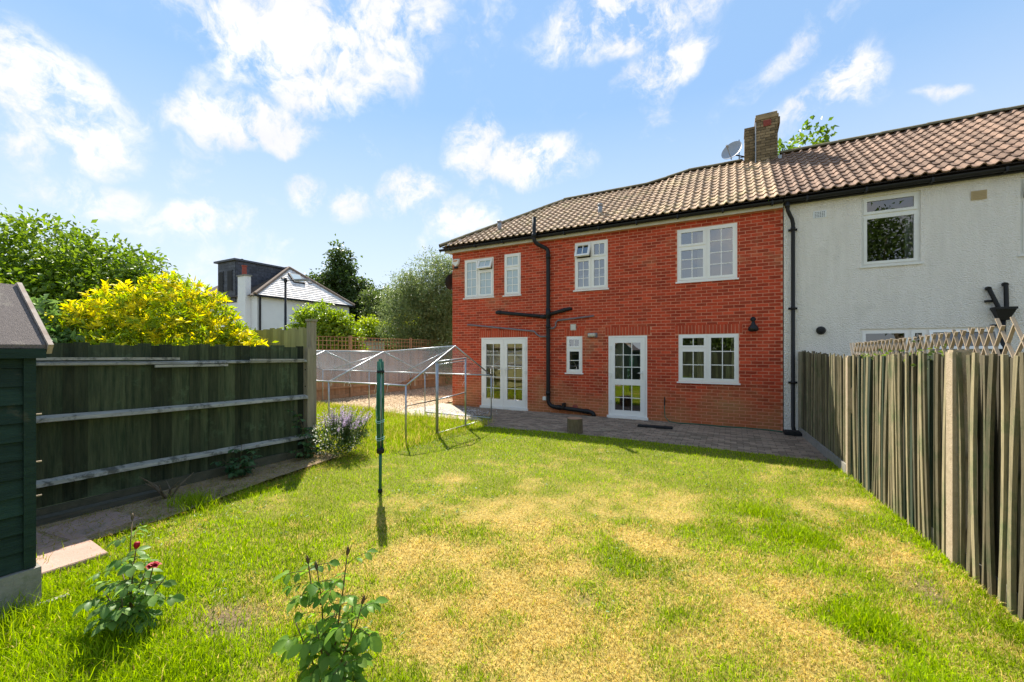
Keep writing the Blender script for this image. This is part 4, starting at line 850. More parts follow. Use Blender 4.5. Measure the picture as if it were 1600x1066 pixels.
# pink slabs beside the shed
slabs = [(-5.5, 1.02, .6, .56, 4), (-4.9, 1.22, .58, .46, -3), (-5.5, 1.6, .58, .54, 7)]
slp = thing('slab_path', 'pinkish concrete paving slabs between shed and dark fence', 'path', (-5, 1.4, 0)); slp['kind'] = 'structure'
for x, y, w_, d_, an in slabs:
    mb = MB(); block(mb, 0, 0, .042, w_ / 2, d_ / 2, .05, .008); piece('slab', mb.mesh('slab', 'slab'), slp, (x, y, -.004 + random.uniform(-.004, .004)), (random.gauss(0, .008), random.gauss(0, .008), R(an)))

# ================================================================== walk-in run
run = thing('walk_in_run', 'galvanised tube walk-in poultry run frame with wire netting roof', 'run frame', (-8, 7.3, 0))
Y0, Y1, YM = 5.78, 8.85, 7.32; XS = [-5.32, -7.45, -9.6, -11.7]; ZE = 1.08; ZR = [1.83, 1.70, 1.72, 1.74]
def tub(a, b, name='tube', r=.017, m='galv'): q = MB(); q.tube([a, b], r, 8); return q.build(name, m, run, True)
for i, x in enumerate(XS):
    ze = ZE + random.uniform(-.02, .02)
    tub((x, Y0, -.03), (x, Y0, ZE), 'post'); tub((x, Y1, -.03), (x, Y1, ZE + .03), 'post')
    tub((x, Y0, ZE), (x, YM, ZR[i]), 'rafter'); tub((x, Y1, ZE + .03), (x, YM, ZR[i]), 'rafter')
    if i:
        tub((XS[i - 1], Y0, ZE), (x, Y0, ZE), 'eave_rail'); tub((XS[i - 1], Y1, ZE + .03), (x, Y1, ZE + .03), 'eave_rail'); tub((XS[i - 1], YM, ZR[i - 1]), (x, YM, ZR[i]), 'ridge_rail')
        tub(((XS[i - 1] + x) / 2 + .6, Y0 + .5, ZE + .24), (XS[i - 1], YM, ZR[i - 1] - .02), 'brace', .008); tub((x, Y1 - .1, ZE + .07), (XS[i - 1] - .3, YM, ZR[i] - .02), 'brace', .008)
tub((XS[0], 6.68, -.02), (XS[0], 6.68, 1.5), 'door_post', .021); tub((XS[0], 7.72, -.02), (XS[0], 7.72, 1.56), 'door_post', .021); tub((XS[0] + .002, 6.72, -.02), (XS[0] + .002, 6.72, 1.46), 'door_post', .014)
tub((XS[0], 6.66, 1.5), (XS[0], 7.74, 1.56), 'door_rail'); tub((XS[0], 6.72, 1.44), (XS[0], 7.7, 1.5), 'door_rail', .012); tub((XS[0], 6.7, .72), (XS[0], 7.7, .78), 'door_rail', .013)
tub((XS[0], 6.7, .03), (XS[0], 7.72, .03), 'door_rail', .018); tub((XS[0], 7.72, .03), (XS[0], 8.85, .03), 'ground_rail'); tub((XS[0], Y1, .035), (-7.45, Y1, .035), 'ground_rail')
tub((XS[0], 6.7, .72), (-8.3, 9.0, .12), 'loose_tube', .013, 'black')
# netting: real wires, sagging between rafters
net = MB()
def net_pt(x, s):
    """s in 0..1 near eave -> ridge -> far eave"""
    k = min(2, int(np.searchsorted([-7.45 + 0, -9.6], -0))) if False else 0
    i = 0
    while i < 2 and x < XS[i + 1]: i += 1
    f = (XS[i] - x) / (XS[i] - XS[i + 1]); zr_ = ZR[i] + (ZR[i + 1] - ZR[i]) * f; sag = -.07 * math.sin(math.pi * f)
    if s < .5: q = s * 2; return Vector((x, Y0 + q * (YM - Y0), ZE + q * (zr_ - ZE) + sag * math.sin(math.pi * q) * .6 + .016))
    q = (s - .5) * 2; return Vector((x, YM + q * (Y1 - YM), zr_ + q * (ZE + .03 - zr_) + sag * math.sin(math.pi * q) * .6 + .016))
def wire(pts, r=.0010):
    pts = [Vector(p) for p in pts]; up = Vector((.2, -.5, 1)).normalized(); rings = []
    vs = []; 
    for i, p in enumerate(pts):
        d = (pts[min(i + 1, len(pts) - 1)] - pts[max(i - 1, 0)]).normalized(); s_ = d.cross(up).normalized() * r; u_ = s_.cross(d).normalized() * r
        vs += [p + u_, p - u_ * .5 + s_, p - u_ * .5 - s_]
    net.add(vs, [(3 * i + a, 3 * i + (a + 1) % 3, 3 * i + 3 + (a + 1) % 3, 3 * i + 3 + a) for i in range(len(pts) - 1) for a in range(3)])
span = XS[0] - XS[3]
n_ = 190
for i in range(-40, n_):
    for sg in (1, -1):
        pts = []
        for k in range(13):
            s_ = k / 12; x = XS[0] - (i + (sg * (s_ - .5) * 34 + 17)) * .034
            if XS[3] < x < XS[0]: pts.append(net_pt(x, s_))
        if len(pts) > 2: wire(pts)
nt_ = net.build('netting', 'wire', run); nt_['kind'] = 'stuff'
# cable ties and frayed string
for k in range(34):
    i = random.randrange(3); f = random.random(); t_ = random.choice(['e', 'r', 'f', 'd'])
    if t_ == 'e': p = Vector((XS[i] + (XS[i + 1] - XS[i]) * f, Y0, ZE))
    elif t_ == 'f': p = Vector((XS[i] + (XS[i + 1] - XS[i]) * f, Y1, ZE + .03))
    elif t_ == 'd': p = Vector((XS[0], 7.72, .1 + 1.3 * f))
    else: p = Vector((XS[i], Y0 + f * (YM - Y0), ZE + f * (ZR[i] - ZE)))
    q = MB(); ln = random.uniform(.05, .16); a = random.uniform(-.1, .1); q.tube([p + Vector((0, 0, .02)), p + Vector((a * .6, -.03, -.01)), p + Vector((a, -.03, -ln))], .0035, 5); q.build('cable_tie', 'white', run)

# ================================================================== rotary dryer, log, mat
DX, DY = -3.73, 3.61
rd = thing('rotary_dryer', 'folded green rotary clothes dryer standing in the lawn', 'clothes dryer', (DX, DY, 0))
q = MB(); q.tube([(DX, DY, -.1), (DX + .004, DY, .56)], .019, 12); q.build('pole', 'green_pl', rd, True)
q = MB(); q.tube([(DX, DY, .02), (DX, DY, .06)], .028, 10); q.build('ground_socket', 'rubber', rd, True)
q = MB(); q.lathe((DX + .004, DY, .49), [(.03, 0), (.045, .01), (.045, .05), (.036, .07)], 14); q.build('hub', 'black', rd, True)
for k in range(4):
    a = k * math.pi / 2 + .4; dx, dy = .028 * math.cos(a), .028 * math.sin(a)
    q = MB(); q.tube([(DX + dx, DY + dy, .53), (DX + dx * 1.3 + .006, DY + dy * 1.3, 1.1), (DX + dx * 1.1 + .004, DY + dy, 1.60 + .03 * (k % 2))], .0115, 8); q.build('arm', 'green_pl', rd, True)
q = MB(); q.tube([(DX + .004, DY, .5), (DX + .006, DY, 1.52)], .016, 8); q.build('mast', 'galv', rd, True)
q = MB(); q.lathe((DX + .006, DY, 1.45), [(.03, 0), (.045, .015), (.045, .04), (.02, .05)], 10); q.build('top_collar', 'black', rd, True)
q = MB()
for k in range(14):
    a = random.uniform(0, 6.28); z = .6 + .85 * k / 14; l_ = random.uniform(.25, .6); r_ = random.uniform(.03, .044)
    q.tube([(DX + r_ * math.cos(a), DY + r_ * math.sin(a), min(1.6, z + l_)), (DX + r_ * 1.25 * math.cos(a + .3), DY + r_ * 1.25 * math.sin(a + .3), z + l_ * .4), (DX + r_ * math.cos(a + .5), DY + r_ * math.sin(a + .5), z - .05)], .0028, 5)
q.build('drying_line', 'cord', rd)
q = MB()
for z in (.66, .685, .87, .89): q.tube([(DX + .05 * math.cos(i * .6), DY + .05 * math.sin(i * .6), z + .01 * math.sin(i * 1.3)) for i in range(12)], .0035, 5)
q.build('tie_cord', mat('pale_cord', (.35, .6, .6), rough=.7), rd)
lg = thing('log_stump', 'short sawn log standing on the paving by the lawn edge', 'log', (-2.9, 8.24, 0))
mb = MB(); n = 22; prof = [(0, 1.03), (.1, 1.0), (.2, .99), (.3, .98)]; vs = []
ra = [.165 * (1 + .04 * math.sin(2 * math.pi * i / n * 3) + random.gauss(0, .012)) for i in range(n)]
for z, s_ in prof: vs += [(-2.9 + ra[i] * s_ * math.cos(2 * math.pi * i / n), 8.24 + ra[i] * s_ * math.sin(2 * math.pi * i / n), z + .006) for i in range(n)]
mb.add(vs, [(k * n + i, k * n + (i + 1) % n, (k + 1) * n + (i + 1) % n, (k + 1) * n + i) for k in range(3) for i in range(n)]); mb.build('bark', mat('log_bark', (.2, .15, .09), (.12, .09, .05), scale=9, stretch=(4, 4, 1), rough=1, bump=.8, bscale=35), lg)
mb = MB(); mb.add([(-2.9 + ra[i] * .98 * math.cos(2 * math.pi * i / n), 8.24 + ra[i] * .98 * math.sin(2 * math.pi * i / n), .3063) for i in range(n)], [tuple(range(n))]); mb.build('cut_face', 'wood_end', lg)
mb = MB()
for i in range(1): block(mb, 0, 0, .05, .37, .075, .045, .012)
o = mb.solo('ramp_bar', 'rubber', 'black rubber threshold ramp lying on paving beside the back door', 'ramp', (0, 0, 0)); o.location = (-1.5, 9.62, 0); o.rotation_euler = (0, 0, R(3))

# ================================================================== street lamp and far house
sl = thing('street_lamp', 'dark street lamp in front of the far white house', 'street lamp', (-18.2, 11.8, 0))
q = MB(); q.tube([(-18.2, 11.8, 0), (-18.2, 11.8, 1.2), (-18.2, 11.8, 1.25), (-18.2, 11.8, 5.0)], [.1, .1, .065, .05], 10); q.build('pole', 'black', sl, True)
q = MB(); q.tube([(-18.2, 11.8, 4.98), (-17.75, 12.1, 5.02)], .025, 6); q.lathe((-18.2, 11.8, 4.9), [(.07, 0), (.08, .1), (.05, .2), (.02, .22)], 10); q.build('bracket', 'black', sl)
q = MB(); q.bar((-17.85, 12.03, 5.0), (-17.3, 12.4, 5.04), .2, .07); q.build('lamp_head', 'grey', sl)
fh = thing('far_white_house', 'white painted house with pale slate hip roof and dark dormer', 'house', (-28, 17.5, 0))
XF, YA, YB, EZF = -24.6, 14.2, 20.8, 5.0
q = MB(); q.box(-33, XF, YA, YB, -.05, EZF); q.build('wall', 'fwhite', fh)
AP = Vector((-26.75, 17.6, 7.35)); BK = Vector((-33, 17.6, 7.35)); ov = .25
c0, c1 = Vector((XF + ov, YA - ov, EZF - .02)), Vector((XF + ov, YB + ov, EZF - .02)); e0, e1 = Vector((-33.2, YA - ov, EZF - .02)), Vector((-33.2, YB + ov, EZF - .02))
q = MB(); q.add([c0, c1, AP], [(0, 1, 2)]); q.add([c0, AP, BK, e0], [(0, 1, 2, 3)]); q.add([c1, e1, BK, AP], [(0, 1, 2, 3)]); q.add([c0, e0, e1, c1], [(0, 1, 2, 3)]); rff = q.build('roof', 'deck', fh)
# slates of the hip end laid as rows
sl_ = MB(); nrow = 17
for j in range(nrow):
    f0, f1 = j / nrow, (j + 1.15) / nrow; a = c0.lerp(AP, f0); b = c1.lerp(AP, f0); nrm = Vector((.72, 0, .69)) * .02
    wd = (b - a).length; n = max(1, int(wd / .3)); a2 = c0.lerp(AP, min(f1, 1)); b2 = c1.lerp(AP, min(f1, 1))
    for i in range(n):
        y0_, y1_ = a.y + wd * (i + (.25 if j % 2 else 0)) / n, a.y + wd * (i + .96 + (.25 if j % 2 else 0)) / n; y0_ = max(y0_, a.y); y1_ = min(y1_, b.y)
        cl = lambda v: min(max(v, a2.y), b2.y)
        sl_.add([(a.x + nrm.x * 2.6, y0_, a.z + nrm.z * 2.6), (a.x + nrm.x * 2.6, y1_, a.z + nrm.z * 2.6), (a2.x + nrm.x, cl(y1_), a2.z + nrm.z), (a2.x + nrm.x, cl(y0_), a2.z + nrm.z), (a.x + nrm.x, y0_, a.z + nrm.z - .0), (a.x + nrm.x, y1_, a.z + nrm.z)], [(0, 1, 2, 3), (4, 5, 1, 0)])
sl_.build('slating', 'slate', rff)['kind'] = 'stuff'
for p, q_ in ((c0, AP), (c1, AP), (AP, BK)): q = MB(); q.tube([p + Vector((0, 0, .05)), q_ + Vector((0, 0, .07))], .11, 8); q.build('hip_tiles', mat('hip_tile', (.22, .16, .12), rough=.9) if 'hip_tile' not in bpy.data.materials else bpy.data.materials['hip_tile'], rff)
q = MB(); q.box(XF + .18, XF + .3, YA - .3, YB + .3, EZF - .1, EZF + .02); q.build('gutter', 'black', fh)
q = MB(); q.tube([(XF + .1, YA + .12, EZF - .1), (XF + .1, YA + .12, 0)], .06, 8); q.build('downpipe', 'black', fh)
# dormer: front faces -Y, cheek faces the garden
q = MB(); q.box(-28.7, -26.7, YA - .05, 17.4, 4.7, 7.25); dm = q.build('dormer', 'clad', fh)
cl_ = MB()
for j in range(13):
    z = 4.75 + j * .19
    for i in range(9): cl_.box(-26.695, -26.675, YA + .02 + i * .375 + (.18 if j % 2 else 0), YA + .38 + i * .375 + (.18 if j % 2 else 0), z, z + .18)
    for i in range(5): cl_.box(-28.68 + i * .39, -28.3 + i * .39, YA - .075, YA - .055, z, z + .18)
cl_.build('slate_cladding', 'clad', dm)['kind'] = 'stuff'
q = MB(); q.box(-28.9, -26.55, YA - .22, 17.5, 7.25, 7.36); q.build('flat_roof', 'clad', dm)
for x in (-27.3, -28.3):
    q = MB(); q.box(x - .28, x + .28, YA - .1, YA - .077, 5.4, 6.7); wq = q.build('window', 'black', dm); g_ = MB(); g_.box(x - .23, x + .23, YA - .108, YA - .1005, 5.46, 6.64); g_.build('pane', 'rubber', dm)
q = MB(); q.tube([(-27.6, 15, 7.36), (-27.6, 15, 7.6)], .07, 8); q.build('roof_vent', 'black', dm)
q = MB(); q.box(-26.0, -25.2, YA - .32, YA - .01, -.05, 6.15); cst = q.build('chimney_stack', 'fwhite', fh)
q = MB(); q.box(-26.05, -25.15, YA - .37, YA + .04, 6.152, 6.23); q.build('chimney_cap', 'concrete', cst); q = MB(); q.lathe((-25.6, YA - .16, 6.23), [(.13, 0), (.12, .5), (.15, .52), (.15, .58)], 12); q.build('chimney_pot', 'terra', cst)
sk = c0.lerp(c1, .5).lerp(AP, .66); u = Vector((0, 1, 0)); v = (AP - c0.lerp(c1, .5)).normalized(); nn = u.cross(v) * -1 if u.cross(v).z < 0 else u.cross(v)
q = MB(); q.obox(sk + nn * .08, u * .42, v * .45, nn * .06); sk_ = q.build('roof_window', 'black', rff); q = MB(); q.obox(sk + nn * .145, u * .34, v * .37, nn * .004); q.build('pane', 'frost', rff)
for dy in (-1.0, .9): q = MB(); q.obox(sk + u * dy - v * .2 + nn * .06, u * .13, v * .08, nn * .03); q.build('roof_vent', 'black', rff)
ga = thing('garden_outbuilding', 'low white outbuilding with dark flat roof behind the trellis', 'outbuilding', (-17.5, 14.5, 0))
q = MB(); q.box(-19, -16.6, 13.2, 16.4, -.05, 2.25); q.build('wall', 'fwhite', ga); q = MB(); q.box(-19.1, -16.45, 13.05, 16.55, 2.25, 2.4); q.build('roof', 'clad', ga)
# ================================================================== foliage
def unit(v): return v / np.maximum(np.linalg.norm(v, axis=-1, keepdims=True), 1e-6)
def leaves(P, D, N, L, W, fold=.25, shape=.45):
    D = unit(D); Sd = unit(np.cross(D, N)); U = np.cross(Sd, D); n = len(P); L = np.broadcast_to(L, (n,))[:, None]; W = np.broadcast_to(W, (n,))[:, None]
    mid = P + D * L * shape
    V = np.stack([P, mid + Sd * W / 2 + U * W * fold, P + D * L - U * L * .1, mid - Sd * W / 2 + U * W * fold], 1).reshape(-1, 3)
    k = (np.arange(n) * 4)[:, None]; F = np.concatenate([k + np.array([[0, 1, 2]]), k + np.array([[0, 2, 3]])]); return V, F
def sample_blobs(blobs, n, lo=.55, hi=1.05):
    B = np.array(blobs, float); w = (B[:, 3] * B[:, 4] + B[:, 3] * B[:, 5] + B[:, 4] * B[:, 5]); i = RNG.choice(len(B), n * 3, p=w / w.sum())
    d = unit(RNG.normal(size=(n * 3, 3))); r = lo + (hi - lo) * RNG.random(n * 3) ** .6
    P = B[i, :3] + d * B[i, 3:] * r[:, None]; ok = np.ones(len(P), bool)
    for b in B: ok &= (((P - b[:3]) / b[3:]) ** 2).sum(1) > (lo * .95) ** 2
    P, d, i = P[ok][:n], d[ok][:n], i[ok][:n]; out = unit((P - B[i, :3]) / B[i, 3:] ** 2); return P, out
def crown(blobs, nc, per, ll, lw, c1, c2, cr=.2, rosette=False, m='leaf', lo=.55, hi=1.08, droop=-.15, tips=None, zmin=.05, upb=.35):
    P, O = sample_blobs(blobs, nc, lo, hi); n = len(P)
    O2 = unit(O + np.array([0, 0, upb]) + RNG.normal(0, .25, (n, 3)))
    base = np.repeat(P, per, 0); o = np.repeat(O2, per, 0); k = len(base)
    if rosette:
        pos = base + RNG.normal(0, .012, (k, 3)); D = unit(o * .55 + unit(RNG.normal(size=(k, 3))) * .9); N = unit(o + RNG.normal(0, .2, (k, 3)))
    else:
        pos = base + RNG.normal(0, cr, (k, 3)) * np.array([1, 1, .75]); D = unit(o * .7 + RNG.normal(0, .8, (k, 3)) + np.array([0, 0, droop])); N = unit(np.array([0, 0, .9]) + o * .5 + RNG.normal(0, .5, (k, 3)))
    L = ll * RNG.uniform(.6, 1.25, k); V, F = leaves(pos, D, N, L, lw * L / ll)
    t = np.clip(np.repeat(RNG.random(n), per) * .6 + RNG.random(k) * .4, 0, 1)[:, None]; C = np.array(c1) * (1 - t) + np.array(c2) * t
    if tips is not None:   # young growth at the outside has its own colour
        tt = np.repeat((RNG.random(n) < tips[1]), per)[:, None]; C = np.where(tt, np.array(tips[0]) * RNG.uniform(.75, 1.15, (k, 1)), C)
    V[:, 2] = np.maximum(V[:, 2], zmin)
    return V, F, np.repeat(C, 4, 0), P
def merge(parts):
    V = []; F = []; C = []; n = 0
    for v, f, c in parts: V.append(v); F.append(f + n); C.append(c); n += len(v)
    return np.concatenate(V), np.concatenate(F), np.concatenate(C)
def woody(t, base, pts, r0, name='trunk', n=7, spread=12, top=None):
    """trunk with limbs reaching into the crown"""
    base = Vector(base); mb = MB(); pts = [Vector(p) for p in pts]; c = sum(pts, Vector()) / len(pts); fork = top or base.lerp(c, .55); fork = Vector(fork)
    mb.tube([base + Vector((0, 0, -.1)), base.lerp(fork, .5) + Vector((random.gauss(0, .05), random.gauss(0, .05), 0)), fork], [r0 * 1.25, r0, r0 * .75], n)
    for p in random.sample(pts, min(spread, len(pts))):
        s = base.lerp(fork, random.uniform(.55, 1)); mid = s.lerp(p, .5) + Vector((random.gauss(0, .1), random.gauss(0, .1), .15)) * (p - s).length * .5
        mb.tube([s, mid, p], [r0 * .5, r0 * .3, r0 * .08], 5)
    mb.build(name, 'trunkbark', t)
def tree(name, label, cat, base, blobs, nc, per, ll, lw, c1, c2, cr=.3, r0=.15, group=None, inner=True, limbs=14, top=None, part='crown', wood='trunk', **kw):
    t = thing(name, label, cat, base, group); V, F, C, P = crown(blobs, nc, per, ll, lw, c1, c2, cr, **kw)
    np_obj(part, V, F, kw.get('m', 'leaf'), t, C); woody(t, base, [tuple(p) for p in P[:200]], r0, wood, spread=limbs, top=top); return t
GR1, GR2 = (.05, .10, .016), (.12, .19, .03)
tree('large_shrub', 'tall dark green leafy shrub behind the fence and yellow shrub', 'shrub', (-13, 3.3, 0), [(-14.7, 2.4, 2.5, 1.7, 1.6, 1.75), (-13.5, 3.2, 2.6, 1.5, 1.5, 1.85), (-12.4, 3.9, 2.4, 1.3, 1.2, 1.6), (-11.6, 4.3, 1.9, .95, .9, 1.35), (-12.2, 2.9, 1.9, 1.3, 1.2, 1.5), (-11.0, 4.6, 1.9, .6, .6, 1.1)],
     2300, 26, .135, .07, (.1, .18, .018), (.27, .37, .045), cr=.17, lo=.4, r0=.12, wood='stem', part='foliage', hi=1.12)
tree('variegated_shrub', 'bright broad-leaved climber behind the shed roof corner', 'shrub', (-8.6, 2.1, 0), [(-8.9, 1.95, 1.5, .55, .5, .85), (-8.5, 2.2, 1.3, .4, .4, .75), (-9.1, 1.8, 1.2, .5, .5, .7)], 230, 14, .15, .085, (.08, .17, .03), (.22, .32, .1), cr=.1, r0=.04, wood='stem', part='foliage')
def yellow_shrub():
    bl = [(-9.0, 2.55, 1.5, .75, .6, .9), (-8.75, 3.0, 1.6, .85, .7, 1.15), (-8.3, 3.35, 1.7, .8, .65, 1.2), (-7.95, 3.7, 1.6, .65, .5, 1.1), (-7.6, 3.95, 1.35, .5, .36, .85), (-8.1, 2.8, 1.35, .65, .6, .85), (-7.6, 3.3, 1.4, .6, .55, .85), (-7.35, 3.95, 1.2, .4, .35, .75), (-7.05, 4.0, 1.1, .34, .3, .8)]
    t = thing('yellow_shrub', 'golden yellow leaved shrub rising above the dark fence', 'shrub', (-8.2, 3.3, 0))
    a = crown(bl, 1900, 9, .12, .036, (.8, .67, .02), (.93, .82, .04), rosette=True, lo=.85, hi=1.1, tips=((.36, .46, .03), .45)); b = crown(bl, 900, 12, .11, .04, (.2, .3, .02), (.45, .5, .03), cr=.1, lo=.55, hi=.95)
    V, F, C = merge([a[:3], b[:3]]); np_obj('foliage', V, F, 'leafyellow', t, C); woody(t, (-8.2, 3.3, 0), [tuple(p) for p in b[3][:150]], .06, 'stem', spread=22)
yellow_shrub()
tree('laurel_bush', 'rounded bright green laurel bush in front of the far white house', 'shrub', (-15.1, 11.3, 0), [(-15.1, 11.3, 2.05, 1.15, 1.0, 1.5), (-14.6, 11.9, 1.8, .8, .9, 1.4)], 900, 18, .16, .085, (.16, .26, .02), (.36, .46, .05), cr=.12, r0=.06, wood='stem', part='foliage')
for i, (x, y, zt, rr, lab) in enumerate([(-18.0, 16.6, 3.3, .75, 'light green hedge shrub beside the far white house wall'), (-17.5, 17.4, 3.05, .6, 'small hedge shrub between two larger ones behind the low outbuilding'), (-17.1, 18.2, 3.4, .7, 'yellowish green hedge shrub behind the outbuilding roof end'), (-16.8, 19.3, 3.55, .9, 'bright green hedge shrub beside the silvery tree')]):
    tree('hedge_shrub', lab, 'shrub', (x, y, 0), [(x, y, zt * .55 + .1, rr * 1.15, rr * 1.15, zt * .47 + .1)], 480, 16, .15, .085, (.24, .34, .02), (.5, .56, .04) if i != 2 else (.5, .44, .05), cr=.11, r0=.05, wood='stem', part='foliage', group='hedge shrubs beyond the trellis')
tree('silver_tree', 'grey green narrow-leaved tree beside the brick house corner', 'tree', (-14.1, 16.4, 0), [(-13.4, 16.6, 4.4, 1.4, 1.4, 2.1), (-14.2, 16.0, 3.3, 1.5, 1.4, 2.2), (-12.9, 17.3, 4.9, 1.2, 1.2, 1.6), (-14.6, 16.0, 4.0, .8, .8, 1.4), (-13.2, 16.8, 2.0, 1.5, 1.4, 1.7)], 1900, 26, .16, .042, (.13, .18, .06), (.29, .35, .14), cr=.2, lo=.35, r0=.14, hi=1.15)
tree('birch_tree', 'tall dark green tree with pointed top behind the far house', 'tree', (-30, 24.8, 0), [(-30.1, 24.8, 9.7, .7, .7, 1.5), (-30.4, 24.5, 8.0, 1.3, 1.3, 1.7), (-29.8, 24.9, 6.0, 2.0, 2.0, 2.2), (-28.4, 25.8, 5.0, 1.7, 1.7, 2.1), (-32.2, 23.9, 7.0, .9, .9, 1.3), (-29.4, 25.2, 3.5, 2.4, 2.4, 2.2)], 620, 30, .3, .2, (.05, .085, .02), (.11, .16, .035), cr=.28, r0=.16, lo=.3, hi=1.2)
tree('ash_tree', 'mid green rounded tree behind the hedge right of the far house', 'tree', (-23.6, 24.3, 0), [(-24.6, 24.0, 4.9, 1.5, 1.5, 1.8), (-23.0, 24.9, 4.5, 1.6, 1.6, 2.1), (-24.0, 24.3, 3.0, 2.2, 2.0, 2.0), (-21.6, 25.6, 4.2, 1.5, 1.5, 2.0)], 620, 26, .24, .12, (.07, .11, .025), (.17, .22, .06), cr=.28, r0=.15, hi=1.15)
tree('conifer_hedge_tree', 'dense mid green tree filling the gap behind the silvery tree', 'tree', (-19, 24.5, 0), [(-19.5, 24.5, 3.2, 2.0, 2.0, 2.6), (-17.2, 25.4, 3.4, 2.0, 2.0, 2.9), (-15, 26, 3.4, 2, 2, 3)], 500, 26, .24, .12, (.06, .09, .02), (.14, .18, .05), cr=.3, r0=.15)
tree('tall_tree', 'green tree top showing over the roof ridge beside the chimney', 'tree', (2.3, 23.5, 0), [(3.2, 23.2, 10.8, .65, .7, 1.2), (2.3, 23, 10.1, .6, .7, 1.1), (1.7, 23, 8.9, 1.5, 1.5, 1.3), (3.2, 23.6, 8.6, 1.6, 1.6, 1.4), (-.6, 22.5, 8.6, .55, .6, .9)], 300, 22, .26, .17, (.09, .17, .02), (.22, .32, .04), cr=.2, r0=.2, hi=1.2)
# behind the viewer, seen as reflections in the window panes
tree('garden_tree', 'leafy tree reflected in the upstairs window of the white house', 'tree', (8.2, -8.5, 0), [(8.2, -8.5, 6.2, 2.6, 2.4, 3.0), (6.4, -9, 7.2, 1.8, 1.8, 2.2), (9.6, -8, 5, 2, 2, 2.6)], 420, 26, .24, .13, (.05, .09, .016), (.13, .2, .03), cr=.35, r0=.2)
tree('garden_tree', 'leafy tree reflected in the lower window panes of the brick house', 'tree', (-3.0, -9.5, 0), [(-3.0, -9.5, 3.0, 2.2, 2.0, 1.6), (-.6, -9, 2.6, 1.6, 1.6, 1.4)], 260, 24, .24, .13, (.05, .09, .016), (.13, .2, .03), cr=.3, r0=.16)
rb = thing('board_fence', 'plain dark board fence closing the garden end opposite the house', 'fence', (-2, -3.6, 0))
me = feather(1.75, .12, 'darkfence'); x = -6.0
while x < 2.0: piece('board', me, rb, (x, -3.6, 0), (0, 0, R(-90) + .05)); x += .106
q = MB(); q.box(-6.05, 2.0, -3.66, -3.625, .5, .58); q.box(-6.05, 2.0, -3.66, -3.625, 1.4, 1.48); q.build('rail', 'brownfence', rb)

